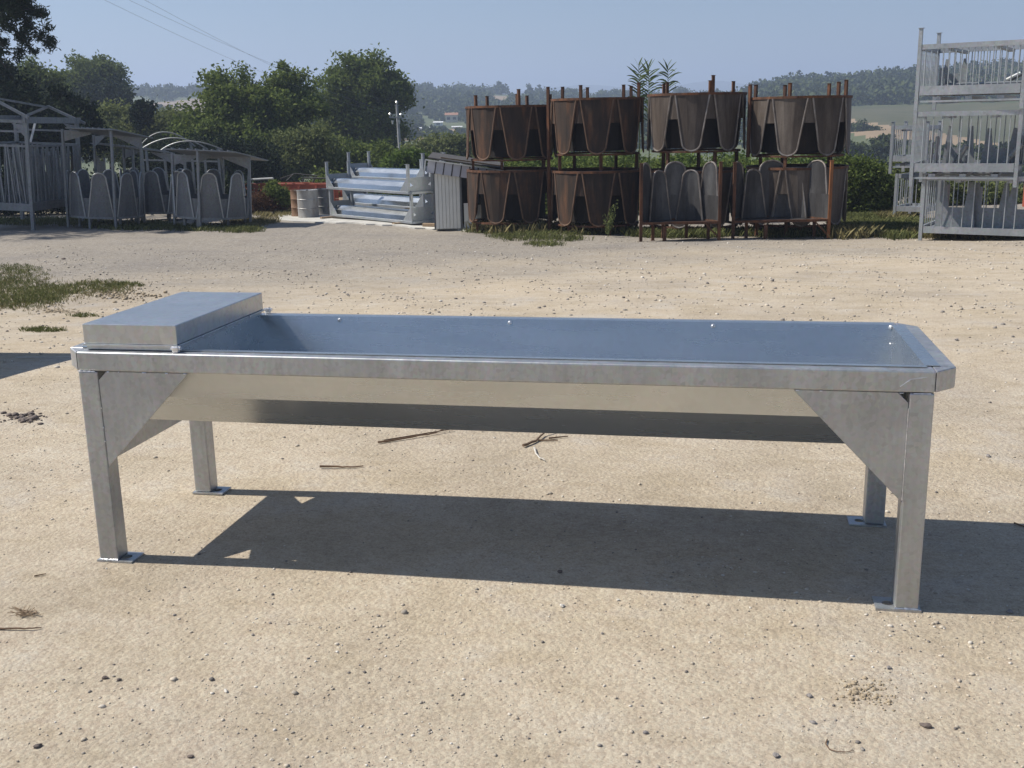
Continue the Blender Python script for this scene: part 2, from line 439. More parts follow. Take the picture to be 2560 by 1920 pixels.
def np_mesh(name, V, Q, mat):
    me = bpy.data.meshes.new(name); V = np.asarray(V, dtype=np.float32); Q = np.asarray(Q, dtype=np.int32)
    k = Q.shape[1]
    me.vertices.add(len(V)); me.vertices.foreach_set('co', V.ravel())
    me.loops.add(Q.size); me.loops.foreach_set('vertex_index', Q.ravel())
    me.polygons.add(len(Q)); me.polygons.foreach_set('loop_start', np.arange(0, Q.size, k, dtype=np.int32))
    me.polygons.foreach_set('loop_total', np.full(len(Q), k, dtype=np.int32))
    me.update(calc_edges=True)
    for mm in (mat if isinstance(mat, (list, tuple)) else [mat]): me.materials.append(M[mm])
    return me

# ------------------------------------------------------------------ ground and hills
def make_ground():
    # level heading coordinates: a = lateral, d = forward; fine near the camera, coarser far away
    d = np.concatenate([np.arange(-40, -2, 2.0), np.arange(-2, 12, .25), np.arange(12, 50, .5), np.arange(50, 131, 3.0)])
    a = np.concatenate([np.arange(-90, -24, 3.0), np.arange(-24, 24, .5), np.arange(24, 91, 3.0)])
    A, D = np.meshgrid(a, d)
    X = CAM[0] + A * LH[0] + D * FH[0]; Y = CAM[1] + A * LH[1] + D * FH[1]
    Z = zt(X, Y)
    V = np.stack([X, Y, Z], -1).reshape(-1, 3); nu, nv = A.shape
    i = np.arange(nu - 1)[:, None] * nv + np.arange(nv - 1)[None]
    Q = np.stack([i, i + 1, i + nv + 1, i + nv], -1).reshape(-1, 4)
    me = np_mesh('ground', V, Q, 'ground'); me.polygons.foreach_set('use_smooth', [True] * len(Q))
    o = obj('ground', me); tag(o, kind='structure')
make_ground()

_rx = np.array([-900, 0, 150, 320, 480, 640, 800, 950, 1050, 1150, 1250, 1400, 1550, 1700, 1800, 1950, 2100, 2200, 2300, 2450, 2560, 3400])
_ry = np.array([250, 250, 246, 246, 237, 240, 243, 240, 234, 236, 240, 247, 252, 252, 247, 226, 222, 210, 203, 198, 192, 185])
def hill_point(pxx, r):
    """terrain beyond the yard: r metres ahead along the bearing of pixel column pxx"""
    R = np.interp(pxx, [0, 1200, 1700, 1950, 2560], [640, 720, 700, 520, 480])
    base = proj_dir(pxx)
    yr = np.interp(pxx, _rx, _ry)
    hor = 960 - F_PX * math.tan(-PITCH) * 1.0 - (pxx - 1280) * math.tan(-ROLL) * -1.0
    hor = 304.4 - (pxx - 1280) * 0.01927
    zr = CAM[2] + (hor - yr) / F_PX * R * 1.03
    t = np.clip((r - 100) / (R - 100), 0, 1)
    z = -6.6 + (zr + 6.6) * t ** 1.55
    over = np.clip((r - R) / 300, 0, 1)
    z = z - over * (6 + .1 * (r - R))
    z = z + np.sin(pxx * .011 + r * .013) * 1.2 * np.clip((r - 110) / 200, 0, 1) * np.clip((R - r) / 200, 0, 1)
    return base[0] * r + CAM[0], base[1] * r + CAM[1], z
def proj_dir(pxx):
    t = (np.asarray(pxx) - 1280) / F_PX * 1.03
    return FH[0] + LH[0] * t, FH[1] + LH[1] * t

def make_hills():
    r = np.concatenate([np.linspace(95, 300, 42), np.linspace(308, 760, 58), np.linspace(780, 1100, 8)])
    px = np.linspace(-900, 3400, 160)
    P, Rr = np.meshgrid(px, r)
    X, Y, Z = hill_point(P, Rr)
    V = np.stack([X, Y, Z], -1).reshape(-1, 3); nu, nv = P.shape
    i = np.arange(nu - 1)[:, None] * nv + np.arange(nv - 1)[None]
    Q = np.stack([i, i + 1, i + nv + 1, i + nv], -1).reshape(-1, 4)
    me = np_mesh('hills', V, Q, ['hill_scrub', 'hill_field', 'hill_vine', 'hill_plough'])
    cen = V[Q].mean(1); idx = np.zeros(len(Q), dtype=np.int32)
    dl = cen - CAM; zc = dl @ FW; sx = 1280 + F_PX * (dl @ RT) / zc; sy = 960 - F_PX * (dl @ UP) / zc
    near = (dl @ FH) < 690
    idx[near & (sx > 2085) & (sy > 268 - (sx - 2090) * .03) & (sy < 292 + (sx - 2090) * .16)] = 2
    idx[near & (sx > 2085) & (sy > 292 + (sx - 2090) * .16) & (sy < 330 + (sx - 2090) * .16)] = 1
    idx[near & (sx > 330) & (sx < 620) & (sy > 262 - (sx - 330) * .1) & (sy < 300)] = 3
    idx[near & (sx > 1000) & (sx < 1190) & (sy > 322) & (sy < 352)] = 1
    idx[near & (sx > 1190) & (sx < 1330) & (sy > 236) & (sy < 252)] = 1
    me.polygons.foreach_set('material_index', idx); me.polygons.foreach_set('use_smooth', [True] * len(Q))
    tag(obj('hills', me), kind='structure')
    # blue mountains behind
    px = np.linspace(700, 2700, 60); rows = [2300, 2600, 3000, 3300]
    hh = {2300: 330, 2600: 262, 3000: 0, 3300: 280}
    V = []
    for rr in rows:
        for p in px:
            y = hh[rr] if hh[rr] else (238 - 20 * math.exp(-((p - 1470) / 130) ** 2) - 30 * math.exp(-((p - 1770) / 120) ** 2) - 8 * math.exp(-((p - 2300) / 200) ** 2))
            b = proj_dir(p); hor = 304.4 - (p - 1280) * .01927
            V.append((CAM[0] + b[0] * rr, CAM[1] + b[1] * rr, CAM[2] + (hor - y) / F_PX * rr))
    nv = len(px); Q = [(i * nv + j, i * nv + j + 1, (i + 1) * nv + j + 1, (i + 1) * nv + j) for i in range(3) for j in range(nv - 1)]
    me = np_mesh('far_mountain', V, Q, 'mountain'); me.polygons.foreach_set('use_smooth', [True] * len(Q))
    tag(obj('far_mountain', me), kind='structure')
make_hills()

# ------------------------------------------------------------------ the water trough
def rod(lo, hi, name, mat, parent, bev=.006, seg=3):
    return MB().box(lo, hi).build(name, mat, parent, bev, seg)

def make_trough(root, a, W, H, detail=False, mat='galv', smat='sheet', basin_x0=None):
    w = W / 2; t = .067; s = .0713; zb = H - t; pz = .008
    parts = {}
    for nm, y0 in (('front_rail', -w), ('back_rail', w - t)):
        rod((-a, y0, zb), (a, y0 + t, H), nm, mat, root)
    for sx in (-1, 1):
        x0, x1 = sorted((sx * (a + .001), sx * (a + .07)))
        rod((x0, -w + .072, zb), (x1, w - .072, H), 'end_rail', mat, root)
        for sy in (-1, 1):
            MB().prism([(sx * (a + .001), sy * (w - .001), zb + .001), (sx * (a + .068), sy * (w - .0715), zb + .001), (sx * (a + .001), sy * (w - .0715), zb + .001)],
                       (0, 0, t - .002)).build('corner_piece', mat, root, .003, 2)
    gz = .357
    for sx in (-1, 1):
        for sy in (-1, 1):
            xo = sx * a; yo = sy * w
            x0, x1 = sorted((xo, xo - sx * s)); y0, y1 = sorted((yo, yo - sy * s))
            leg = rod((x0, y0, pz), (x1, y1, zb - .001), 'leg', mat, root, .005, 2)
            # foot plate with a round hole beside the leg
            px0, px1 = sorted((xo + sx * .008, xo - sx * .128)); py0, py1 = sorted((yo + sy * .008, yo - sy * .082))
            hx, hy, hr = xo - sx * (s + .016), (py0 + py1) / 2, .017
            n = 24; vs = []; fs = []
            for k in range(n):
                an = 2 * math.pi * k / n; ca, sa = math.cos(an), math.sin(an)
                tt = min(((px1 - hx) if ca > 0 else (px0 - hx)) / ca if abs(ca) > 1e-6 else 9, ((py1 - hy) if sa > 0 else (py0 - hy)) / sa if abs(sa) > 1e-6 else 9)
                ox, oy = hx + ca * tt, hy + sa * tt; ix, iy = hx + ca * hr, hy + sa * hr
                vs += [(ox, oy, .0005), (ix, iy, .0005), (ox, oy, pz - .0005), (ix, iy, pz - .0005)]
            # snap the nearest samples onto the plate corners
            for cx in (px0, px1):
                for cy in (py0, py1):
                    k = min(range(n), key=lambda q: (vs[4 * q][0] - cx) ** 2 + (vs[4 * q][1] - cy) ** 2)
                    vs[4 * k] = (cx, cy, .0005); vs[4 * k + 2] = (cx, cy, pz - .0005)
            for k in range(n):
                j = (k + 1) % n; A, B = 4 * k, 4 * j
                fs += [(A, B, B + 1, A + 1), (A + 2, A + 3, B + 3, B + 2), (A, A + 2, B + 2, B), (A + 1, B + 1, B + 3, A + 3)]
            MB().add(vs, fs).build('base_plate', mat, leg)
            # long-side gusset with its clipped corner
            xi = xo - sx * (s + .0005); yg = yo - sy * .005
            ds = -sx
            poly = [(xi, yg, gz), (xi, yg, zb - .032), (xi + ds * .032, yg, zb - .001), (xi + ds * .335, yg, zb - .001), (xi + ds * .325, yg, zb - .012)]
            MB().prism(poly, (0, -sy * .005, 0)).build('gusset', mat, root, .0012, 1)
        # end panel between the two legs with two corner openings
        xp = sx * (a - .012); yi = w - s - .0005; g = .343
        poly = [(xp, -yi, g), (xp, yi, g), (xp, yi, .47), (xp, yi - .085, .545), (xp, yi, .575), (xp, yi, zb - .03), (xp, yi - .03, zb - .001),
                (xp, -yi + .03, zb - .001), (xp, -yi, zb - .03), (xp, -yi, .575), (xp, -yi + .085, .545), (xp, -yi, .47)]
        MB().prism(poly, (sx * .004, 0, 0)).build('end_panel', mat, root)
    # folded sheet basin: hem on the rail, upright wall, sloping lower wall, flat floor
    yb = w - t - .002
    prof = [(-yb - .026, H + .0015), (-yb, H + .0015), (-yb + .055, .588), (-yb + .15, .474), (-yb + .20, .462), (yb - .20, .462), (yb - .15, .474), (yb - .055, .588), (yb, H + .0015), (yb + .026, H + .0015)]
    th = .0022
    b0 = -a + .012 + .004 if basin_x0 is None else basin_x0
    b1 = a - .018
    grid = []; off = []
    for x in np.linspace(b0, b1, 9):
        grid.append([(x, y, z) for y, z in prof]); row = []
        for k, (y, z) in enumerate(prof):
            p0 = prof[max(k - 1, 0)]; p1 = prof[min(k + 1, len(prof) - 1)]
            ty, tz = p1[0] - p0[0], p1[1] - p0[1]; l = math.hypot(ty, tz); row.append((0, -tz / l * th, ty / l * th))
        off.append(row)
    basin = MB().thick(grid, off).build('basin', smat, root)
    for x in (b0 + .001, b1 - .003):
        poly = [(x, y, z) for y, z in prof[1:-1]]
        MB().prism([(p[0], p[1] * .997, p[2]) for p in poly], (.002, 0, 0)).build('basin_end', smat, basin)
    for x0, x1 in ((b1 - .004, a + .022),) + (((-a - .022, b0 + .004),) if basin_x0 is None else ()):
        MB().box((x0, -yb + .001, H + .0006), (x1, yb - .001, H + .0028)).build('basin_hem', smat, basin)
    return basin

A_T, W_T, H_T = 1.4, .8043, .7708
trough = empty('water_trough', (0, 0, 0), 0, 'large galvanised cattle water trough on four legs in the middle of the yard', 'trough')
basin = make_trough(trough, A_T, W_T, H_T, True)
# partition, float-valve cover and fittings at the left end
xc0, xc1 = -1.384, -1.036
MB().prism([(xc1 - .012, -.331, H_T + .004), (xc1 - .012, -.278, .59), (xc1 - .012, -.184, .476), (xc1 - .012, .184, .476), (xc1 - .012, .278, .59), (xc1 - .012, .331, H_T + .004)], (.002, 0, 0)).build('partition', 'sheet', trough)
cyf, cyb = -.372, .345
cover = MB().box((xc0, cyf, H_T + .024), (xc1, cyb, H_T + .092)).build('valve_cover', 'cover', trough, .003, 2)
MB().box((xc0 - .004, cyf - .004, H_T + .0165), (xc1 + .004, cyb + .004, H_T + .0235)).build('cover_rim', 'cover', cover, .002, 2)
MB().box((xc0 + .006, cyf + .006, H_T + .0045), (xc1 - .006, cyb - .006, H_T + .016)).build('cover_flange', 'cover', cover)
for y in (cyf - .012, cyb + .045):
    lug = MB().box((xc1 - .012, y - .008, H_T + .002), (xc1 + .012, y + .008, H_T + .022)).build('hinge_lug', 'weld', trough, .004, 2)
    MB().tube([(xc1 - .016, y, H_T + .016), (xc1 + .018, y, H_T + .016)], .006, 8).build('hinge_pin', 'weld', lug)
# inlet fitting on the end of the cover
fit = MB().tube([(xc0 + .002, -.30, H_T + .052), (xc0 - .012, -.30, H_T + .052), (xc0 - .016, -.30, H_T + .052)], [.016, .016, .016], 14).build('inlet_pipe', 'cover', trough)
bm = bmesh.new(); bmesh.ops.create_uvsphere(bm, u_segments=16, v_segments=10, radius=.021)
bmesh.ops.translate(bm, verts=bm.verts, vec=(xc0 - .018, -.30, H_T + .052))
me = bpy.data.meshes.new('inlet_elbow'); bm.to_mesh(me); bm.free(); me.polygons.foreach_set('use_smooth', [True] * len(me.polygons))
obj('inlet_elbow', me, 'cover', fit)
def rivet(x, y, z, axis, r=.0085):
    d = Vector(axis); p = Vector((x, y, z))
    return MB().tube([p, p + d * .004, p + d * .007], [r, r, r * .45], 10).build('rivet', 'weld', trough, smooth=False)
for x in (-.709, -.022, .747): rivet(x, .330, H_T - .012, (0, -1, 0))
for y, z in ((.322, H_T - .004), (.318, H_T - .066)): rivet(1.376, y, z, (-1, -.3, 0), .008)
# weld beads along the seams
def bead(path, r=.0022, name='weld_bead'):
    pts = [];
    for p0, p1 in zip(path[:-1], path[1:]):
        L = (Vector(p1) - Vector(p0)).length; n = max(2, int(L / .006))
        for k in range(n): pts.append(Vector(p0).lerp(Vector(p1), k / n))
    pts.append(Vector(path[-1]))
    return MB().tube(pts, [r * random.uniform(.6, 1.4) for _ in pts], 5).build(name, 'weld', trough)
wz = H_T - .067; yf = -W_T / 2
bead([(-1.4, yf - .001, wz), (-1.335, yf - .001, wz - .001)])
for x0, x1 in ((-1.292, -1.285), (-1.25, -1.246), (-1.16, -1.145), (-1.075, -1.066), (-1.008, -.998)):
    bead([(x0, yf + .003, wz - .002), (x1, yf + .003, wz - .002)], .0026)
for x0, x1 in ((1.0, 1.01), (1.07, 1.078), (1.30, 1.312), (1.34, 1.39)):
    bead([(x0, yf + .001, wz - .002), (x1, yf + .001, wz - .002)], .0018)
bead([(1.3285, yf + .001, .655), (1.3285, yf + .001, .365)], .0016)
bead([(1.3, yf - .0005, .722), (1.33, yf - .0005, .745), (1.375, yf - .0005, .753)], .0012)
for z0, z1 in ((.57, .575), (.50, .506), (.45, .455)): bead([(-1.3285, yf + .002, z0), (-1.3285, yf + .002, z1)], .0022)
for sx, sy in ((-1, -1), (1, -1)):
    bead([(sx * 1.4 - sx * .072, yf - .001, .009), (sx * 1.4, yf - .001, .009)], .003)
# hinge-side screw heads along the partition
for k in range(3):
    y = -.2 + k * .2
    MB().tube([(xc1 + .004, y, H_T + .02), (xc1 + .009, y, H_T + .02)], .004, 8).build('screw', 'weld', trough)

# unseen trough shape added left of the frame to cast the shadow entering there
shadow_caster = empty('water_trough', (-6.0, 2.78, float(zt(-6.0, 2.78))), math.radians(2), 'unseen trough shape added to cast the shadow on the gravel at the left edge', 'trough')
make_trough(shadow_caster, 1.4, 1.15, .86, False, 'galv')

# ------------------------------------------------------------------ stacked upside-down troughs by the shed
def inv_trough(px_l, py_l, D_l, px_r, D_r, lift, label, H=.77, W=.8):
    p0 = ground_at(px_l, D_l); p1 = ground_at(px_r, D_r)
    v = p1 - p0; L = math.hypot(v[0], v[1]); rz = math.atan2(v[1], v[0])
    # near long side runs p0-p1; centre lies half a width behind it
    nrm = np.array([-v[1], v[0], 0]) / L
    if nrm @ FH < 0: nrm = -nrm
    c = (p0 + p1) / 2 + nrm * W / 2
    zmid = (p0[2] + p1[2]) / 2
    slope = math.atan2(v[2], L)
    r = empty('stacked_trough', (c[0], c[1], zmid + H + lift), 0, label, 'trough', 'troughs stacked upside down by the shed', rot=(math.pi, -slope * 0, rz))
    make_trough(r, L / 2 - .07, W, H, False, 'galv_cage', 'sheet_far')
    return r
inv_trough(822, 537, 31.6, 1034, 28.4, .09, 'upside-down galvanised trough lying lowest in the front stack left of the shed')
inv_trough(817, 537, 31.6, 1028, 28.3, .86, 'upside-down galvanised trough on top of the front stack left of the shed')
inv_trough(856, 520, 33.2, 1064, 30.0, .33, 'upside-down galvanised trough lowest in the rear stack left of the shed')
inv_trough(872, 520, 33.2, 1066, 30.2, 1.10, 'upside-down galvanised trough on top of the rear stack with pale shining basin')
inv_trough(1046, 530, 31.0, 1112, 30.2, .09, 'short upside-down trough at ground level just behind the shed door')
inv_trough(1050, 530, 31.0, 1112, 30.2, .86, 'short upside-down trough on another just behind the shed door')
def wood_block(px, D, w, d, h, label, rz=0, off=(0, 0)):
    g = ground_at(px, D); g[0] += off[0]; g[1] += off[1]
    o = MB().box((-w / 2, -d / 2, -.03), (w / 2, d / 2, h)).build('timber_block', 'timber', None, .006, 1, loc=[float(x) for x in g])
    o.rotation_euler = (0, 0, rz); return tag(o, label, 'timber', 'timber bearers on the slab')

def drape(name, pts_px, mat, lift, nu=24, nv=10, thick=.12):
    """sheet between a near edge and a far edge given as ground pixels (left, right)"""
    (a0, a1), (b0, b1) = pts_px
    A0, A1, B0, B1 = [ground_px(*q) for q in (a0, a1, b0, b1)]
    top = []; 
    for i in range(nu + 1):
        t = i / nu; row = []
        for j in range(nv + 1):
            u = j / nv
            p = (A0 * (1 - t) + A1 * t) * (1 - u) + (B0 * (1 - t) + B1 * t) * u
            jit = .12 * math.sin(i * 2.1 + 1.7 * math.sin(i)) if j == 0 else 0
            row.append((p[0], p[1] + jit, float(zt(p[0], p[1] + jit)) + lift))
        top.append(row)
    off = [[(0, 0, -thick)] * (nv + 1) for _ in range(nu + 1)]
    return MB().thick(top, off).build(name, mat)
slab = drape('concrete_slab', [((700, 552), (1172, 578)), ((690, 527), (1160, 533))], 'concrete', .035)
tag(slab, 'pale concrete slab under the stacked troughs and the shed', kind='structure')

for k, (t_, lab) in enumerate(((.06, 'timber bearer under the left end of the front trough stack'), (.93, 'timber bearer under the right end of the front trough stack'))):
    p0 = ground_at(822, 31.6); p1 = ground_at(1034, 28.4); p = p0 + (p1 - p0) * t_ + FH * .45
    o = MB().box((-.06, -.5, 0), (.06, .5, .05)).build('timber_bearer', 'timber', None, .006, 1, loc=(p[0], p[1], float(zt(p[0], p[1])) + .036))
    o.rotation_euler = (0, 0, math.atan2(p1[1] - p0[1], p1[0] - p0[0])); tag(o, lab, 'timber')
for k, (t_, lab) in enumerate(((.06, 'timber bearer under the left end of the rear trough stack'), (.93, 'timber bearer under the right end of the rear trough stack'))):
    p0 = ground_at(856, 33.2); p1 = ground_at(1064, 30.0); p = p0 + (p1 - p0) * t_ + FH * .45
    o = MB().box((-.06, -.5, 0), (.06, .5, .29)).build('timber_bearer', 'timber', None, .006, 1, loc=(p[0], p[1], float(zt(p[0], p[1])) + .036))
    o.rotation_euler = (0, 0, math.atan2(p1[1] - p0[1], p1[0] - p0[0])); tag(o, lab, 'timber')
pl = ground_px(1090, 570); 
o = MB().box((-.36, -.06, .036), (.36, .06, .12)).build('timber_plank', 'timber', None, .006, 1, loc=[float(v) for v in pl])
o.rotation_euler = (0, 0, YAW - .35); tag(o, 'short pale timber beam lying in front of the shed door', 'timber')

# ------------------------------------------------------------------ shed of ribbed panels
def make_shed():
    D = 27.0
    g0 = ground_at(1092, 27.4); g1 = ground_at(1157, 26.9)
    root = empty('panel_shed', (g1[0], g1[1], g1[2] + .04), YAW, 'small shed of cream ribbed panels with a sloping ribbed roof', 'shed')
    sc = D / F_PX
    # local axes: x right, y away, z up; origin at the foot of the door's right jamb
    def P(px, py, y=0.0):
        q = at(px, py, D + y) - np.array([g1[0], g1[1], g1[2] + .04])
        return Vector((q @ LH, q @ FH, q[2]))
    xl = -.66; H = 1.40
    # door panel made of vertical ribs
    dz = H
    n = 7
    for k in range(n):
        x0 = xl + k * (.62 / n); x1 = x0 + .62 / n - .008
        MB().box((x0, .0, .02), (x1, .03, dz)).build('door_board', 'panel', root, .004, 1)
    MB().box((xl, .031, .02), (-.04, .045, dz)).build('door_backing', 'panel', root)
    MB().box((-.035, -.01, 0), (.0, .06, dz + .02)).build('door_jamb', 'galv_dull', root)
    MB().box((xl - .04, -.005, 0), (xl - .005, .06, dz + .02)).build('door_jamb', 'galv_dull', root)
    # low panel right of the door, dark opening above it
    for k in range(6):
        x0 = .045 + k * .115
        MB().box((x0, .02, .03), (x0 + .107, .05, .60)).build('low_board', 'panel', root, .004, 1)
    MB().box((.04, .051, .03), (.74, .062, .60)).build('low_backing', 'panel', root)
    MB().box((.04, .015, .605), (.30, .06, .635)).build('sill_rail', 'weld', root)
    MB().box((.74, .02, 0), (.78, .06, 1.3)).build('corner_post', 'galv_dull', root)
    # side and rear walls
    MB().box((xl - .04, .062, 0), (xl - .01, 1.6, 1.45)).build('side_wall', 'panel', root)
    MB().box((.75, .062, 0), (.78, 1.6, 1.18)).build('side_wall', 'panel', root)
    MB().box((xl - .005, 1.57, 0), (.745, 1.6, 1.3)).build('rear_wall', 'interior_shade', root)
    MB().box((.0, .9, .0), (.745, .93, 1.2)).build('shade_board', 'interior_shade', root)  # added dark board stands in for the unlit interior behind the opening
    # roof: fascia of ribbed panels dropping to the right
    x0, x1 = -.80, 1.05; zl0, zl1 = 1.72, 1.42
    zf = lambda x: zl0 + (zl1 - zl0) * (x - x0) / (x1 - x0)
    m = 9
    for k in range(m):
        a = x0 + (x1 - x0) * k / m + .012; b = x0 + (x1 - x0) * (k + 1) / m - .012
        sh = -.05
        MB().prism([(a + sh, -.16, zf(a) - .30), (b + sh, -.16, zf(b) - .30), (b, -.10, zf(b) - .02), (a, -.10, zf(a) - .02)], (0, .02, 0)).build('fascia_panel', 'fascia', root)
        MB().bar((b + .012 + sh, -.165, zf(b) - .31), (b + .012, -.10, zf(b) - .02), .018, .03).build('fascia_rib', 'dark_roof', root)
    MB().bar((x0 - .06, -.14, zl0 + .0), (x1, -.14, zl1 + .0), .03, .028).build('eave_trim', 'panel', root)
    MB().prism([(x0, -.12, zl0 + .03), (x1, -.12, zl1 + .03), (x1, 1.75, zl1 + .10), (x0, 1.75, zl0 + .10)], (0, 0, .03)).build('roof', 'dark_roof', root)
    MB().bar((x0 + .3, .1, zf(x0 + .3) + .085), (x1, .3, zl1 + .085), .05, .03).build('roof_batten', 'timber', root)
    MB().bar((x0 - .055, -.14, zl0 - .02), (x0 - .12, -.14, zl0 - .40), .03, .02).build('gutter_end', 'panel', root)
    st = ground_px(1178, 574)
    o = boulder('concrete_lump', st, (.42, .22, .09), 'concrete', 3); tag(o, 'flat pale concrete lump beside the shed and the rusty feeders', 'stone')

def boulder(name, p, size, mat, seed, loc_lift=0.0):
    r = random.Random(seed)
    bm = bmesh.new(); bmesh.ops.create_icosphere(bm, subdivisions=2, radius=1)
    ph = [r.uniform(0, 6) for _ in range(6)]
    for v in bm.verts:
        c = v.co
        k = 1 + .18 * math.sin(3 * c.x + ph[0]) + .15 * math.sin(4 * c.y + ph[1]) + .12 * math.sin(5 * c.z + 3 * c.x + ph[2]) + r.uniform(-.06, .06)
        v.co = Vector((c.x * size[0] * k, c.y * size[1] * k, max(c.z, -.35) * size[2] * k))
    me = bpy.data.meshes.new(name); bm.to_mesh(me); bm.free()
    o = obj(name, me, mat, None, (float(p[0]), float(p[1]), float(p[2]) + size[2] * .3 + loc_lift))
    o.rotation_euler = (0, 0, r.uniform(0, 6)); return o
make_shed()

def lean(o, deg):
    """settle a thing sideways on uneven ground"""
    o.rotation_euler = (Matrix.Rotation(math.radians(deg), 3, Vector(FH)) @ o.rotation_euler.to_matrix()).to_euler()

# ------------------------------------------------------------------ drums and red trailer
def make_drum(px, D, R, H, mat, label, tilt=0):
    g = ground_at(px, D); root = empty('oil_drum', (g[0], g[1], g[2] + .03), random.uniform(0, 6), label, 'drum', 'drums beside the stacked troughs')
    n = 28; prof = [(R, 0), (R, .02), (R * .985, .03), (R * .985, H * .32), (R * 1.02, H * .335), (R * .985, H * .35), (R * .985, H * .65), (R * 1.02, H * .665), (R * .985, H * .68), (R * .985, H - .03), (R, H - .02), (R, H), (R * .94, H), (R * .93, H - .02), (0.001, H - .02)]
    vs = [(r * math.cos(2 * math.pi * k / n), r * math.sin(2 * math.pi * k / n), z) for r, z in prof for k in range(n)]
    fs = [(i * n + k, i * n + (k + 1) % n, (i + 1) * n + (k + 1) % n, (i + 1) * n + k) for i in range(len(prof) - 1) for k in range(n)] + [tuple(range(n - 1, -1, -1))]
    b = MB().add(vs, fs).build('drum_body', mat, root); soften(b, 40)
    MB().tube([(R * .6, 0, H - .02), (R * .6, 0, H + .005)], .035, 10).build('bung', 'rust', root)
make_drum(772, 32.4, .31, .80, 'drum', 'grey ribbed oil drum standing left of the stacked troughs')
make_drum(752, 32.9, .27, .77, 'drum_rust', 'rusty brown-streaked drum tucked behind the grey oil drum')
make_drum(814, 33.4, .29, .78, 'galv_dull', 'dull grey drum half hidden behind the front trough stack')

def make_trailer():
    p0 = at(612, 455, 37.0); p1 = at(845, 462, 36.0)
    v = p1 - p0; L = math.hypot(v[0], v[1]); rz = math.atan2(v[1], v[0])
    zg = float(zt((p0[0] + p1[0]) / 2, (p0[1] + p1[1]) / 2))
    root = empty('red_trailer', ((p0[0] + p1[0]) / 2, (p0[1] + p1[1]) / 2, zg), rz, 'faded red flat trailer with low boarded sides behind the drums', 'trailer')
    zt_ = p1[2] - zg
    n = 5; hb = (zt_ - .30) / n
    for k in range(n):
        MB().box((-L / 2, -.03, .30 + k * hb), (L / 2, .02 - .006 * (k % 2), .30 + (k + 1) * hb - .012)).build('side_board', 'red', root, .004, 1)
    MB().box((-L / 2 - .02, -.05, zt_ - .01), (L / 2 + .02, .05, zt_ + .06)).build('top_rail', 'red', root, .01, 1)
    for k in range(6):
        x = -L / 2 + .15 + k * (L - .3) / 5
        MB().box((x - .035, -.075, .26), (x + .035, -.035, zt_ - .02)).build('stake', 'red', root)
    MB().box((-L / 2, .021, .28), (L / 2, 1.6, .34)).build('deck', 'timber', root)
    MB().box((-L / 2, 1.58, .345), (L / 2, 1.62, zt_)).build('rear_board', 'red', root)
    for x in (-L * .2, L * .2):
        for y in (.1, 1.5):
            w = MB().tube([(x, y - .09, .24), (x, y + .09, .24)], .24, 20).build('wheel', 'black', root)
            MB().tube([(x, y - .1, .24), (x, y + .1, .24)], .09, 12).build('hub', 'rust', w)
    # scrap frame and pole lying on the load
    o = MB().tube([at(700, 447, 36.4), at(738, 434, 36.5), at(796, 440, 36.3)], .02, 6).tube([at(733, 436, 36.2), at(716, 452, 36.2)], .02, 6).tube([at(760, 444, 36.3), at(815, 446, 36.1)], .025, 6).tube([at(760, 444, 36.3), at(756, 455, 36.3)], .025, 6).tube([at(790, 440, 36.3), at(782, 456, 36.3)], .03, 6).build('scrap_frame', 'black')
    tag(o, 'bent dark pipe frame lying on the red trailer', 'scrap')
    o = MB().tube([at(630, 449, 36.9), at(683, 446, 36.5)], .04, 8).build('pale_pole', 'pole'); tag(o, 'pale pole lying along the left end of the red trailer', 'pole')
    o = MB().tube([ground_px(676, 522) + np.array([0, 0, .1]), ground_px(688, 527) + np.array([0, 0, .06]), ground_px(704, 526) + np.array([0, 0, .04])], .045, 10).build('drain_pipe', 'white')
    tag(o, 'white curved drainpipe lying on the ground in front of the red trailer', 'pipe')
    bl = ground_px(728, 516)
    o = MB().box((-.22, -.15, -.02), (.22, .15, .2)).build('concrete_block', 'concrete', None, .02, 1, loc=[float(x) for x in bl]); tag(o, 'grey concrete block beside the grey oil drum', 'block')
make_trailer()

# ------------------------------------------------------------------ round hay feeders
def hw_fun(v, w0=.345, w1=.19):
    """half angle of a feeder tongue, v from root 0 to rounded tip 1"""
    base = w0 + (w1 - w0) * min(v / .84, 1)
    if v <= .84: return base
    q = (v - .84) / .16
    return max(base * math.sqrt(max(0, 1 - q * q)), .004)
def tongue_meshes(R, z0, z1, mat, tmat, key, w0=.345, w1=.19):
    vs = [0, .15, .3, .45, .6, .72, .84, .89, .93, .96, .985, 1.0]
    grid = []; off = []; left = []; right = []
    for v in vs:
        h = hw_fun(v, w0, w1); z = z0 + (z1 - z0) * v; row = []; orow = []
        for u in (-1, -.34, .34, 1):
            th = u * h; rr = R + .012
            # folded sheet: chord segments between the fold lines
            row.append((rr * math.cos(th), rr * math.sin(th), z)); orow.append((-.004 * math.cos(th), -.004 * math.sin(th), 0))
        grid.append(row); off.append(orow)
        left.append(((R + .014) * math.cos(-h), (R + .014) * math.sin(-h), z)); right.append(((R + .014) * math.cos(h), (R + .014) * math.sin(h), z))
    sheet = MB().thick(grid, off).mesh('tongue_' + key, mat)
    tub = MB().tube(left + right[::-1][1:], .02, 6).mesh('tube_' + key, tmat)
    return sheet, tub
_cache = {}
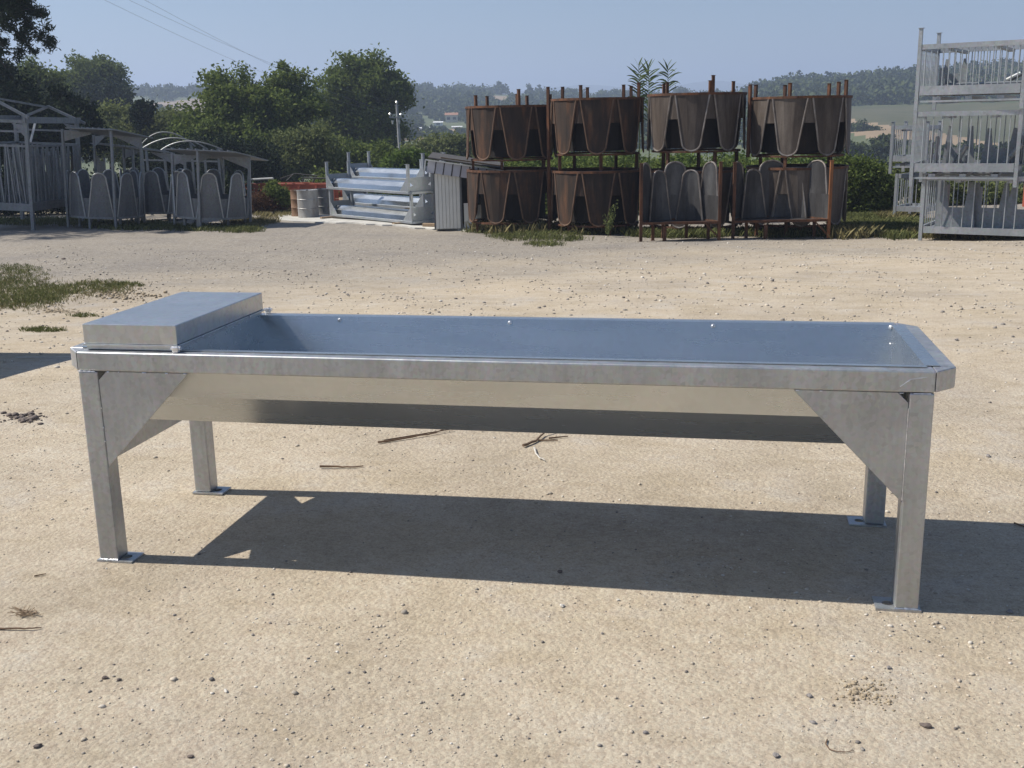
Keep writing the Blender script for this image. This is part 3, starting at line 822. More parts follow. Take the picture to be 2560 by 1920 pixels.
def round_feeder(root, R, z_leg, mat, emat, arc=(0, 2 * math.pi), ntong=8, tongue_up=True, legs=5, leg_r=.74, low_feet=0.0, ring=False, key='x', leg_len=None, posts=(), tw=(.345, .19)):
    """tray, wall band, tongues with tubular edges, legs.  upright: legs below, tongues above;
    not tongue_up: the same thing standing on its tongue tips with the legs in the air"""
    full = arc[1] - arc[0] > 6.2
    Ht, band = 1.17, .50
    if tongue_up: zr, sg = z_leg + .05, 1
    else: zr, sg = (low_feet + .04 + Ht), -1
    k = (key, 'tong')
    if k not in _cache: _cache[k] = tongue_meshes(R, 0, Ht, mat, w0=tw[0], w1=tw[1], key=key, tmat={'rust': 'rust_tube', 'bare': 'steel_tube', 'bare_warm': 'steel_tube'}.get(mat, 'galv_tube'))
    sheet, tub = _cache[k]
    pitch = (arc[1] - arc[0]) / ntong
    for i in range(ntong):
        a = arc[0] + pitch * (i + .5)
        t = obj('tongue', sheet, None, root); t.location = (0, 0, zr); t.rotation_euler = ((0, 0, a) if tongue_up else (math.pi, 0, a))
        obj('edge_tube', tub, None, t)
    nseg = max(12, ntong * 3)
    def ringgrid(rad, z0, z1, th, name, m):
        g = []; o = []
        for j in range(nseg + 1):
            a = arc[0] + (arc[1] - arc[0]) * j / nseg
            g.append([(rad * math.cos(a), rad * math.sin(a), z0), (rad * math.cos(a), rad * math.sin(a), z1)])
            o.append([(-th * math.cos(a), -th * math.sin(a), 0)] * 2)
        return MB().thick(g, o).build(name, m, root)
    z0, z1 = sorted((zr, zr + sg * band)); ringgrid(R, z0, z1, .004, 'wall_band', mat)
    z0, z1 = sorted((zr + sg * .006, zr - sg * .045)); ringgrid(R + .035, z0, z1, .05, 'rim', emat)
    # tray floor
    g = []; o = []
    for j in range(nseg + 1):
        a = arc[0] + (arc[1] - arc[0]) * j / nseg
        g.append([((R - .02) * math.cos(a), (R - .02) * math.sin(a), zr - .03), (.12 * math.cos(a), .12 * math.sin(a), zr - .03)]); o.append([(0, 0, -.006)] * 2)
    MB().thick(g, o).build('tray', mat, root)
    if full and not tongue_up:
        z0, z1 = sorted((zr - .04, zr - Ht + .05)); ringgrid(R * .74, z0, z1, .004, 'slot_shade_drum', 'slot_shade')  # added dark sheet closes the slots, standing in for the shade inside
    if not full:
        MB().bar((-(R + .03), -.0, zr - .022), (R + .03, 0, zr - .022), .05, .05).build('front_beam', emat, root)
    L = leg_len if leg_len else z_leg
    for i in range(legs):
        a = arc[0] + (arc[1] - arc[0]) * (i + .5) / legs
        rr = R * (leg_r if i % 2 else leg_r + .14); x, y = rr * math.cos(a), rr * math.sin(a)
        if tongue_up: lo, hi = .004, zr - .046
        else: lo, hi = zr + .046, zr + .046 + L
        lg = MB().box((x - .03, y - .03, lo), (x + .03, y + .03, hi)).build('leg', emat, root)
        zp = 0.0 if tongue_up else hi
        MB().box((x - .045, y - .045, zp), (x + .045, y + .045, zp + .004)).build('foot_plate', emat, lg)
    if ring:
        rr = R * .93; z0 = low_feet
        g = []; o = []
        for j in range(nseg + 1):
            a = arc[0] + (arc[1] - arc[0]) * j / nseg
            g.append([(rr * math.cos(a), rr * math.sin(a), z0), (rr * math.cos(a), rr * math.sin(a), z0 + .04)]); o.append([(-.1 * math.cos(a), -.1 * math.sin(a), 0)] * 2)
        MB().thick(g, o).build('base_ring', emat, root)
        if low_feet:
            for i in range(6):
                a = i * math.pi / 3 + .4; x, y = rr * .95 * math.cos(a), rr * .95 * math.sin(a)
                MB().box((x - .03, y - .03, 0), (x + .03, y + .03, low_feet - .001)).build('low_foot', emat, root)
    for (a, zlo, zhi, rad) in posts:
        x, y = rad * math.cos(a), rad * math.sin(a)
        MB().box((x - .03, y - .03, zlo), (x + .03, y + .03, zhi)).build('post', emat, root)
        MB().box((x - .045, y - .045, zhi), (x + .045, y + .045, zhi + .006)).build('post_cap', emat, root)

R_F = 1.06
cols = [(1283, 26.3, 'leftmost'), (1492, 25.4, 'second'), (1735, 24.6, 'third'), (1985, 24.0, 'rightmost')]
STACK_TOP = .20 + .04 + 1.17 + .046
STACK_LEG = (.20, .33, .38, .20)
for i, (px, D, wd) in enumerate(cols):
    g = ground_at(px, D); mats = ('rust', 'rust_edge') if i < 2 else ('bare_warm', 'rust_edge')
    r = empty('hay_feeder', g, YAW + .35 * i, ['rust-brown round hay feeder, lower one of the leftmost stack, tongues down',
              'rust-brown round hay feeder, lower one of the second stack from the shed',
              'round hay feeder mostly hidden behind the half-round feeder with the rusty platform',
              'round hay feeder at the bottom of the rightmost stack behind a half-round feeder'][i], 'hay feeder', 'round hay feeders stacked upside down')
    round_feeder(r, R_F, .34, mats[0], mats[1], tongue_up=False, low_feet=.20, ring=True, key=mats[0], leg_len=STACK_LEG[i],
                 posts=[(3.3 - .35 * i, .1, 1.9, R_F + .075)] if i == 1 else ())
    r = empty('hay_feeder', (g[0], g[1], g[2] + STACK_TOP + STACK_LEG[i] + .005), YAW + .5 + .6 * i, ['rust-brown round hay feeder on top of the leftmost stack',
              'rust-brown round hay feeder on top of the second stack, tall post at its left',
              'steel-grey round hay feeder with rusty rim, on top of the third stack',
              'steel-grey round hay feeder with rusty rim, on top of the rightmost stack'][i], 'hay feeder', 'round hay feeders stacked upside down')
    round_feeder(r, R_F, .34, mats[0], mats[1], tongue_up=False, low_feet=0, ring=True, key=mats[0], leg_len=.24 + .03 * (i % 2),
                 posts=[(3.3 - .5 - .6 * i, .0, 1.52, R_F + .075), (5.6 - .6 * i, 1.25, 1.58, R_F * .9)] if i in (1, 3) else [(4.4 - .6 * i, 1.25, 1.60, R_F * .9)])
# half-round feeders in front, open side towards the camera
for i, (pxa, pxb, D, sc, lab) in enumerate(((1602, 1797, 22.0, 1.0, 'half-round steel feeder on a rusty platform, open side forward, between two tall posts'),
                                            (1832, 2070, 22.3, 1.0, 'half-round steel feeder beside the orange-rust post at the right of the stacks'))):
    p0 = ground_at(pxa, D); p1 = ground_at(pxb, D)
    Rr = np.linalg.norm((p1 - p0)[:2]) / 2 - .03
    c = (p0 + p1) / 2; v = p1 - p0
    r = empty('half_feeder', (c[0], c[1], c[2]), math.atan2(v[1], v[0]), lab, 'hay feeder', 'half-round feeders')
    round_feeder(r, Rr, .34, 'bare', 'rust_edge', arc=(0, math.pi), ntong=3, tongue_up=True, legs=4, key='half%d' % i, tw=(.47, .27),
                 posts=[(0, .0, 1.57, Rr + .03), (math.pi, .0, 1.57, Rr + .03)])
    lg = MB().box((-.35, -.035, .004), (-.28, .035, .30)).build('leg', 'rust_edge', r)
    if i == 1:
        for ch in r.children:
            if ch.name.startswith('post') and sum(v.co.x for v in ch.data.vertices) > 0: ch.data.materials[0] = M['rust_bright']
    MB().bar((Rr - .25, 0, .34), (Rr + .02, 0, .06), .025, .025).build('brace', 'rust_edge', r)
    # a second, slightly smaller half nested behind the tongues of the first
    r2 = empty('half_feeder', (c[0] + FH[0] * .06, c[1] + FH[1] * .06, c[2] + .37), math.atan2(v[1], v[0]),
               ('smaller half-round steel feeder nested inside the one on the rusty platform', 'smaller half-round steel feeder nested inside the one by the orange-rust post')[i], 'hay feeder', 'half-round feeders')
    k2 = 'nest%d' % i
    sh, tb = tongue_meshes(Rr * .86, 0, 1.02, 'bare', 'steel_tube', k2, .44, .26)
    for q in range(2):
        a = math.pi * (q + 1) / 3 + .04
        t = obj('tongue', sh, None, r2); t.rotation_euler = (0, 0, a); obj('edge_tube', tb, None, t)
    MB().bar((-Rr * .84, .02, -.008), (Rr * .84, .02, -.008), .03, .012).build('base_bar', 'bare', r2)
# ------------------------------------------------------------------ galvanised roofed feeders on the left
def roofed_feeder(px, D, R, lab, roof_px, roofD, rot=0.0, posts=4):
    g = ground_at(px, D)
    r = empty('roofed_feeder', g, 0, lab, 'hay feeder', 'roofed galvanised feeders at the left')
    round_feeder(r, R, .28, 'galv_dull', 'galv_far', tongue_up=True, legs=6, key='galv%.2f' % R)
    C1, C2, C3 = [at(q[0], q[1], d) - g for q, d in zip(roof_px, roofD)]
    C4 = C1 + (C3 - C2)
    poly = [C1, C2, C3, C4]
    MB().prism(poly, (0, 0, .025)).build('roof_sheet', 'galv_far', r)
    for q in range(1, 9):
        t = q / 9; a = Vector(C1).lerp(Vector(C2), t) + Vector((0, 0, .04)); b = Vector(C4).lerp(Vector(C3), t) + Vector((0, 0, .04))
        MB().bar(a, b, .03, .03).build('roof_rib', 'galv_far', r)
    cen = (C1 + C2 + C3 + C4) / 4
    for k in range(posts):
        a = rot + 2 * math.pi * k / posts; x, y = (R + .07) * math.cos(a), (R + .07) * math.sin(a)
        # height of the sheet above this post
        n = np.cross(C2 - C1, C4 - C1); zz = C1[2] - (n[0] * (x - C1[0]) + n[1] * (y - C1[1])) / n[2]
        p = MB().box((x - .03, y - .03, 0), (x + .03, y + .03, zz - .004)).build('post', 'galv_far', r)
        dx, dy = (cen[0] - x), (cen[1] - y); l = math.hypot(dx, dy); dx /= l; dy /= l
        zz2 = C1[2] - (n[0] * (x + dx * .75 - C1[0]) + n[1] * (y + dy * .75 - C1[1])) / n[2]
        MB().prism([(x + dx * .03, y + dy * .03, zz - .32), (x + dx * .03, y + dy * .03, zz - .03), (x + dx * .75, y + dy * .75, zz2 - .03), (x + dx * .7, y + dy * .7, zz2 - .08)], (-dy * .008, dx * .008, 0)).build('roof_bracket', 'galv_far', p)
    return r
roofed_feeder(532, 29.6, .98, 'galvanised round feeder under a flat sheet roof, nearest the red trailer', [(398, 378), (578, 376), (663, 396)], [28.6, 28.4, 30.6], YAW - 1.62)
roofed_feeder(268, 30.2, .95, 'galvanised round feeder with raised sheet roof next to the gabled feeder', [(150, 324), (273, 322), (372, 341)], [29.4, 29.2, 31.2], YAW - 1.0)
roofed_feeder(392, 32.2, .95, 'galvanised round feeder with low sheet roof, between two other roofed feeders', [(215, 366), (330, 372), (425, 382)], [31.3, 31.2, 33.2], YAW - 1.85)

def hoop_feeder():
    g = ground_at(450, 35.0)
    r = empty('hoop_feeder', g, 0, 'galvanised feeder frame with three arched roof hoops behind the roofed feeders', 'hay feeder')
    for k, (q0, qm, q1, D) in enumerate((((346, 372), (408, 330), (488, 366), 35.6), ((354, 372), (436, 345), (520, 374), 35.0), ((402, 376), (470, 353), (556, 374), 34.4))):
        a, m, b = [Vector(at(*q, D) - g) for q in (q0, qm, q1)]
        pts = []
        for t in np.linspace(0, 1, 17):
            c = m * 2 - (a + b) * .5
            pts.append(a * (1 - t) ** 2 + c * 2 * t * (1 - t) + b * t * t)
        h = MB().tube(pts, .022, 6).build('hoop', 'galv_far', r)
        for p in (pts[1], pts[-2]):
            MB().box((p.x - .03, p.y - .03, 0.0), (p.x + .03, p.y + .03, p.z - .02)).build('post', 'galv_far', r)
    a = Vector(at(352, 400, 35.2) - g); b = Vector(at(545, 404, 34.6) - g)
    MB().bar(a, b, .05, .05).build('side_rail', 'galv_far', r)
hoop_feeder()

def gabled_feeder():
    Np = ground_at(84, 29.0); Fp = ground_at(207, 31.6)
    ax = (Fp - Np); L = math.hypot(ax[0], ax[1]); rz = math.atan2(ax[1], ax[0])
    r = empty('gabled_feeder', Np, rz, 'tall galvanised feeder with open gabled roof frame at the left edge', 'hay feeder')
    # local x along the long side (away), local y to the left = across the gable
    W = 1.85; H = 2.93
    def bar(a, b, w, h, nm, mat='galv_far'): return MB().bar(a, b, w, h).build(nm, mat, r)
    for x in (0, L):
        for y in (0, W):
            MB().box((x - .045, y - .045, 0), (x + .045, y + .045, H)).build('post', 'galv_far', r)
    for y in (0, W):
        bar((-.1, y, H - .06), (L + .2, y, H - .06), .06, .16, 'eave_beam')
        bar((.05, y, .62), (L - .05, y, .62), .06, .22, 'tray_side')
        bar((.05, y, 2.20), (L - .05, y, 2.20), .05, .06, 'top_rail')
    for x in (0, L):
        bar((x, .05, .60), (x, W - .05, .60), .06, .2, 'tray_end'); bar((x, .05, 2.20), (x, W - .05, 2.20), .05, .06, 'top_rail')
        bar((x, .05, H - .10), (x, W - .05, H - .10), .05, .08, 'tie_beam')
        bar((x, .05, H - .36), (x, W - .05, H - .36), .05, .05, 'tie_beam')
    MB().box((.05, .05, .50), (L - .05, W - .05, .53)).build('tray_floor', 'galv_far', r)
    for x in (-.12, L + .18):
        dz = 0 if x < 0 else -.22
        pk = (x, W / 2, H + .52 + dz)
        bar((x, -.16, H + dz * .6), pk, .06, .07, 'rafter'); bar((x, W + .16, H + dz * .6), pk, .06, .07, 'rafter')
    bar((-.12, W / 2, H + .5), (L + .18, W / 2, H + .28), .05, .05, 'ridge_bar')
    for x in (0, L):
        for y, dy in ((0, 1), (W, -1)):
            MB().prism([(x, y + dy * .05, H - .5), (x, y + dy * .05, H - .2), (x, y + dy * .4, H - .15)], (.008, 0, 0)).build('corner_gusset', 'galv_far', r)
    rr = random.Random(4)
    for k in range(13):
        x = .16 + (L - .32) * k / 12
        lean = rr.choice([0, 0, .12, -.15, .2]); bar((x, 0, .73), (min(L - .1, max(.1, x + lean)), 0, 2.17), .035, .035, 'feed_bar')
        lean = rr.choice([0, 0, .12, -.15]); bar((x, W, .73), (min(L - .1, max(.1, x + lean)), W, 2.17), .035, .035, 'feed_bar')
    for k in range(11):
        y = .15 + (W - .3) * k / 10
        lean = rr.choice([0, 0, .1, -.13]); bar((0, y, .71), (0, min(W - .1, max(.1, y + lean)), 2.17), .035, .035, 'feed_bar')
        bar((L, y, .71), (L, y, 2.17), .035, .035, 'feed_bar')
    for k in range(20):
        x = .12 + (L - .24) * k / 19; y = .22 + .06 * (k % 3); bar((x, y, .54), (min(L - .08, max(.08, x + rr.uniform(-.2, .2))), y, 2.1), .03, .03, 'inner_bar')
    for k in range(14):
        y = .12 + (W - .24) * k / 13; bar((.2 + .07 * (k % 3), y, .54), (.2 + .07 * (k % 3), min(W - .08, max(.08, y + rr.uniform(-.15, .15))), 2.1), .03, .03, 'inner_bar')
    for k in range(6):
        x = .3 + k * (L - .6) / 5; bar((x, .35 + .1 * (k % 3), .54), (x + .12 * ((k % 3) - 1), .5 + .2 * (k % 2), 1.9 + .1 * (k % 2)), .05, .3 * (k % 2) + .06, 'inner_gate')
    bar((.25, .06, 2.30), (.55, .05, 2.83), .05, .03, 'loose_brace', 'white')
gabled_feeder()
for o in COL.objects:
    if o.parent is None and o.name.startswith(('gabled_feeder', 'roofed_feeder')): lean(o, 3.0)

# ------------------------------------------------------------------ barred cages on the right
def cage(name, px0, py0, px1, D, Wd, h0, h1, bars, lab, leg_dn=.0, leg_up=.0, thickrail=.13, D1=None, base_z=None, mat='galv_cage', group='barred cages stacked at the right'):
    """front face from pixel column px0 to px1; h0..h1 heights of lower and upper rail above local base"""
    D1 = D1 or D
    a = at(px0, py0, D); b = at(px1, py0, D1); v = b - a; L = math.hypot(v[0], v[1]); rz = math.atan2(v[1], v[0])
    r = empty(name, (a[0], a[1], base_z), rz, lab, 'cage', group)
    def bar(p, q, w, h, nm): return MB().bar(p, q, w, h).build(nm, mat, r)
    H = h1
    for x in (0, L):
        for y in (0, Wd):
            MB().box((x - .033, y - .033, 0), (x + .033, y + .033, H + leg_up)).build('post', mat, r)
            if leg_up: MB().box((x - .05, y - .05, H + leg_up), (x + .05, y + .05, H + leg_up + .008)).build('post_cap', mat, r)
    for y in (0, Wd):
        bar((.042, y, h0), (L - .042, y, h0), .05, thickrail, 'lower_rail'); bar((.042, y, H - .06), (L - .042, y, H - .06), .05, .09, 'upper_rail')
    for x in (0, L):
        bar((x, .042, h0), (x, Wd - .042, h0), .05, thickrail, 'lower_rail'); bar((x, .042, H - .06), (x, Wd - .042, H - .06), .05, .09, 'upper_rail')
    for k in range(2):
        x = L * (.3 + .45 * k); bar((x, .03, H - .12), (x, Wd - .03, H - .12), .10, .05, 'cross_bearer')
    hb = H - .105 - h0 - thickrail / 2
    mB = MB().tube([(0, 0, 0), (0, 0, hb)], .011, 6).mesh('cage_bar', mat)
    for k in range(1, bars):
        x = L * k / bars
        for y in (0, Wd): obj('bar', mB, None, r, (x, y, h0 + thickrail / 2))
    nb = max(5, int(bars * Wd / L))
    for k in range(1, nb):
        y = Wd * k / nb
        for x in (0, L): obj('bar', mB, None, r, (x, y, h0 + thickrail / 2))
    if h0 > .33:
        for y in (0, Wd): bar((.034, y, h0 * .45), (L - .034, y, h0 * .45), .03, .035, 'skid_rail')
        for k in range(3):
            x = L * (.2 + .3 * k); bar((x, .02, h0 * .45 + .05), (x, Wd - .02, h0 * .45 + .05), .12, .06, 'skid')
    MB().box((.05, .03, h0 - .01), (L - .05, Wd - .03, h0 + .01)).build('floor_sheet', mat, r)
    return r, L
gc = ground_at(2310, 21.3)
zb0 = gc[2]
px2z = 21.3 / F_PX
yb_ = proj(gc)[1]
Z = lambda py: zb0 + (yb_ - py) * px2z * 1.02
cg1, L1 = cage('barred_cage', 2303, 560, 2590, 21.3, 1.5, .22, 1.28, 11, 'galvanised barred cage at the bottom of the stack on the right, scrap inside', base_z=zb0, D1=20.2)
cg2, L2 = cage('barred_cage', 2278, 440, 2539, 21.15, 1.5, .36, 1.42, 11, 'galvanised barred cage in the middle of the right stack, full of steel offcuts', base_z=zb0 + 1.07 , D1=20.3, thickrail=.16)
cg3, L3 = cage('barred_cage', 2292, 240, 2556, 21.2, 1.6, .36, 1.22, 17, 'galvanised barred cage on top of the right stack, posts rising above it', base_z=zb0 + 2.50, D1=20.2, leg_up=.28, thickrail=.17)
gd = ground_at(2228, 27.0)
cage('barred_cage', 2236, 540, 2312, 27.0, 1.0, .30, 1.15, 6, 'smaller barred cage on the grass, lower of the two behind the stack', base_z=gd[2], D1=26.5)
cage('barred_cage', 2224, 450, 2310, 26.9, 1.0, .36, 1.16, 6, 'smaller barred cage, upper of the two behind the tall stack', base_z=gd[2] + 1.16, D1=26.4, leg_up=.08)
# scrap inside the cages
def scrap(root, L, z, items):
    m = root.matrix_world if False else (Matrix.Translation(root.location) @ Matrix.Rotation(root.rotation_euler.z, 4, 'Z'))
    for kind, x, y, w, h, tl, lab in items:
        if kind == 'plate':
            b = MB().prism([(-w / 2, 0, 0), (w / 2, 0, 0), (w / 2 * .75, 0, h), (w / 2 * .55, 0, h), (w * .2, 0, h * .45), (-w * .2, 0, h * .45), (-w / 2 * .55, 0, h), (-w / 2 * .75, 0, h)], (0, .006, 0))
        elif kind == 'tube':
            b = MB().tube([(-w / 2, 0, .06), (0, 0, .06 + h * .5), (w / 2, 0, .06 + h)], .05, 10)
        else:
            b = MB().box((-w / 2, -.2, 0), (w / 2, .2, .03)).box((-w / 2, -.2, .031), (-w / 2 + .03, .2, h)).box((w / 2 - .03, -.2, .031), (w / 2, .2, h))
        o = b.build('steel_offcut', 'galv_far')
        o.matrix_world = m @ Matrix.Translation((x, y, z)) @ Matrix.Rotation(tl, 4, 'X')
        tag(o, lab, 'steel offcut', 'steel offcuts in the cages')
scrap(cg1, L1, .235, [('plate', .55, .35, .75, .9, -.12, 'forked sheet plate standing at the left inside the bottom cage'), ('plate', 1.15, .5, .8, .88, -.1, 'forked sheet plate standing in the middle of the bottom cage'), ('plate', 1.8, .42, .75, .86, -.1, 'forked sheet plate standing at the right inside the bottom cage'),
    ('chan', .5, .95, .5, .8, 0, 'upright steel channel at the back left of the bottom cage'), ('chan', 1.3, 1.1, .9, .75, 0, 'wide upright channel at the back of the bottom cage'), ('chan', 2.0, 1.0, .4, .7, 0, 'upright steel channel at the back right of the bottom cage')])
scrap(cg2, L2, .375, [('chan', .45, .35, .35, .45, 0, 'small channel piece at the left inside the middle cage'), ('tube', .85, .3, .16, .34, .2, 'bent tube stub in the middle cage'), ('chan', 1.3, .45, .8, .2, .05, 'low wide channel lying in the middle cage'),
    ('chan', 1.1, 1.05, 1.6, .55, 0, 'long channel along the back of the middle cage'), ('tube', 1.75, .4, .25, .35, .1, 'slanting tube at the right inside the middle cage'), ('plate', .75, .8, .6, .75, -.1, 'forked plate leaning at the back of the middle cage'),
    ('plate', 1.5, .78, .7, .7, -.1, 'wider forked plate leaning at the back right of the middle cage'), ('chan', 1.95, .7, .3, .5, 0, 'short channel by the right post of the middle cage')])
scrap(cg3, L3, .46, [('chan', 1.15, .5, 1.5, .22, .1, 'long sloping channel lying at the front of the top cage'), ('chan', 1.0, 1.1, 1.6, .34, 0, 'long channel lying at the back of the top cage'), ('plate', .5, .8, .5, .5, -.1, 'small forked plate standing at the left in the top cage'), ('tube', 1.7, .8, .5, .25, 0, 'tube lying across the right of the top cage')])
# something red behind the cages at the edge of the frame
gr = ground_at(2590, 24.4)
rd = empty('red_tank', (gr[0], gr[1], gr[2]), YAW, 'red tank just showing at the right edge behind the cages', 'tank')
MB().tube([(0, 0, .5), (0, 0, 2.6)], .33, 24).build('tank_body', 'red', rd); MB().tube([(0, 0, 2.602), (0, 0, 2.72)], [.33, .12], 24).build('tank_dome', 'red', rd)
for k in range(3):
    a = k * 2.1; MB().box((.25 * math.cos(a) - .03, .25 * math.sin(a) - .03, 0), (.25 * math.cos(a) + .03, .25 * math.sin(a) + .03, .499)).build('leg', 'red', rd)

# ------------------------------------------------------------------ vegetation
def leaf_quads(C, size, rg, aspect=.55, flat=0.0):
    """diamond leaves at centres C"""
    n = len(C); u = rg.normal(size=(n, 3)); u[:, 2] *= (1 - flat); u /= np.linalg.norm(u, axis=1)[:, None]
    w = rg.normal(size=(n, 3)); w -= (w * u).sum(1)[:, None] * u; w /= np.linalg.norm(w, axis=1)[:, None]
    s = (size * rg.uniform(.55, 1.35, n))[:, None]
    V = np.stack([C - u * s, C + w * s * aspect, C + u * s, C - w * s * aspect], 1).reshape(-1, 3)
    return V, np.arange(4 * n).reshape(-1, 4)

def crown_points(ells, nclump, per, rclump, rg, shell=.55):
    """ells: list of (centre, (rx,ry,rz)); clumps of leaves spread through the crown volume, denser towards its outside"""
    cl = []; vol = np.array([e[1][0] * e[1][1] * e[1][2] for e in ells]) ** .75; vol /= vol.sum()
    for e, f in zip(ells, vol):
        k = max(3, int(nclump * f)); d = rg.normal(size=(k, 3)); d /= np.linalg.norm(d, axis=1)[:, None]
        rad = (shell + (1 - shell) * rg.random(k) ** .6); rad = np.where(rg.random(k) < .25, rg.random(k) * shell, rad)
        rad *= 1 + .2 * np.sin(d[:, 0] * 5 + d[:, 2] * 7 + rg.uniform(0, 6)) + .1 * np.sin(d[:, 1] * 9 - d[:, 0] * 6) + rg.normal(0, .08, k)
        cl.append(np.array(e[0]) + d * rad[:, None] * np.array(e[1]))
    cl = np.concatenate(cl)
    rc = rclump * rg.uniform(.55, 1.3, len(cl))
    P = np.repeat(cl, per, 0) + rg.normal(size=(len(cl) * per, 3)) * np.repeat(rc, per)[:, None] * np.array([.55, .55, .42])
    return cl, P

LEAF_K, LEAF_N = .62, 2.1
def make_tree(name, lab, ells_px, D, base_px, mat, leaf, nclump, per, rclump, trunk_r, group=None, cat='tree', seed=0, limbs=14, shell=.55, thick=1.0, base_z=None, flat=0.0):
    """ells_px: crown lobes (px, py, rx_px, ry_px, depth offset m)"""
    rg = np.random.default_rng(seed + 100); k = D / F_PX
    b = at(base_px, 430, D); bz = float(zt(b[0], b[1])) if base_z is None else base_z
    base = np.array([b[0], b[1], bz])
    rx_k = .86
    ells = [(at(x, y, D + do) - base, (rx * k * rx_k, rx * k * rx_k * thick, ry * k * rx_k)) for x, y, rx, ry, do in ells_px]
    root = empty(name, base, 0, lab, cat, group)
    # radii are laid along the level right / forward axes; turn the crown accordingly
    cl, P = crown_points([((0, 0, 0), e[1]) for e in ells][:1], 1, 1, 1, rg)
    allc = []; allp = []
    tot = sum((e[1][0] * e[1][1] * e[1][2]) ** .75 for e in ells)
    for e in ells:
        f = (e[1][0] * e[1][1] * e[1][2]) ** .75 / tot
        c, p = crown_points([((0, 0, 0), e[1])], max(4, int(nclump * f)), int(per * LEAF_N), rclump, rg, shell)
        T = np.stack([LH, FH, [0, 0, 1]]); allc.append(c @ T + e[0]); allp.append(p @ T + e[0])
    cl = np.concatenate(allc); P = np.concatenate(allp)
    keep = P[:, 2] > .05; P = P[keep]
    V, Q = leaf_quads(P, leaf * LEAF_K, rg, flat=flat)
    obj('crown', np_mesh('crown', V, Q, mat), None, root)
    if trunk_r:
        mb = MB(); top = np.mean([e[0] for e in ells], 0); mx = max(e[0][2] for e in ells)
        fork = np.array([top[0] * .5, top[1] * .5, max(.25 * mx, min(e[0][2] - e[1][2] * .6 for e in ells))])
        mid = fork * np.array([.35, .35, .5]) + rg.normal(0, .05, 3) * np.array([1, 1, 0])
        mb.tube([(0, 0, -.1), mid, fork], [trunk_r * 1.15, trunk_r * .95, trunk_r * .8], 9)
        sel = cl[rg.permutation(len(cl))[:limbs]]
        for c in sel:
            m1 = fork + (c - fork) * .45 + np.array([0, 0, .08 * np.linalg.norm(c - fork)]) + rg.normal(0, .12, 3)
            mb.tube([fork * .97, m1, c], [trunk_r * .5, trunk_r * .27, trunk_r * .08], 6)
        mb.build('trunk', 'bark', root, smooth=True)
    return root

TG = 'trees behind the yard'
# big leafy tree masses in the centre-left
make_tree('broadleaf_tree', 'wide dark green tree left of the tallest tree, behind the roofed feeders',
          [(655, 262, 120, 88, 0), (590, 290, 95, 90, -1), (735, 260, 85, 75, 1), (520, 340, 85, 75, -1.5), (640, 360, 130, 80, -1), (560, 222, 50, 42, 0), (720, 205, 45, 35, 1)], 58, 640, 'leaf_mid', .17, 430, 78, .5, .22, TG, seed=1, limbs=30, shell=.55)
make_tree('broadleaf_tree', 'tallest spreading tree with visible forked limbs beside the utility pole',
          [(905, 205, 105, 66, 0), (955, 240, 90, 65, 1), (850, 225, 65, 70, -1), (930, 165, 50, 38, 0), (900, 310, 110, 90, 0), (960, 320, 60, 80, 0), (835, 300, 60, 80, 0), (995, 205, 40, 40, 1)], 82, 905, 'leaf_mid', .22, 230, 100, .68, .34, TG, seed=2, limbs=46, shell=.5)
make_tree('round_oak', 'round-crowned pale green oak standing far off above the gabled feeder',
          [(232, 200, 72, 52, 0), (262, 185, 42, 38, 0), (200, 222, 45, 45, 0), (280, 225, 34, 40, 0)], 112, 250, 'leaf_oak', .28, 150, 90, .9, .5, TG, seed=3, limbs=26, shell=.5)
make_tree('oak_understorey', 'small dark tree at the foot of the far round oak', [(290, 248, 30, 26, 0), (230, 255, 40, 22, 0)], 108, 280, 'leaf_dark', .28, 90, 50, 1.0, .2, TG, seed=4)
make_tree('dark_evergreen', 'very dark evergreen mass at the left edge behind the gabled feeder',
          [(20, 230, 75, 75, 0), (-50, 220, 90, 110, 0), (60, 300, 80, 85, -1), (-10, 340, 90, 80, -1), (140, 330, 55, 75, -1)], 44, 10, 'leaf_dark', .13, 380, 70, .5, .22, TG, seed=5, shell=.4)
make_tree('feathery_tree', 'hazy grey-green feathery tree between the dark evergreens and the round oak',
          [(85, 200, 38, 40, 0), (128, 200, 26, 30, 0), (100, 250, 45, 40, 0)], 70, 100, 'leaf_oak', .17, 130, 45, .6, .15, TG, seed=6)
make_tree('dark_shrub', 'dark upright shrub left of the pale hedge, behind the gabled feeder',
          [(165, 265, 42, 48, 0), (200, 310, 40, 60, 0), (150, 330, 50, 60, 0), (225, 340, 35, 55, 0)], 46, 180, 'leaf_dark', .12, 190, 60, .42, .12, TG, 'shrub', 7, shell=.4)
make_tree('pale_hedge', 'olive-green hedge below the brown field in the gap between trees',
          [(280, 300, 60, 34, 0), (340, 310, 60, 34, 0), (400, 315, 60, 38, 0), (300, 350, 90, 45, -1), (400, 360, 80, 45, -1), (450, 330, 50, 45, 0)], 66, 350, 'leaf_pale', .17, 260, 55, .6, 0, TG, 'hedge', 8)
make_tree('palm_shrub', 'dark spiky shrub rising from the hedge below the brown field', [(357, 272, 16, 20, 0), (352, 295, 20, 22, 0)], 64, 355, 'leaf_dark', .3, 26, 30, .4, .08, TG, 'shrub', 9)
make_tree('olive_bush', 'pale green bush below the tallest tree, left of its trunk',
          [(730, 390, 55, 60, 0), (790, 370, 55, 55, 0), (700, 430, 50, 40, -1)], 52, 740, 'leaf_pale', .13, 200, 55, .45, .1, TG, 'bush', 10)
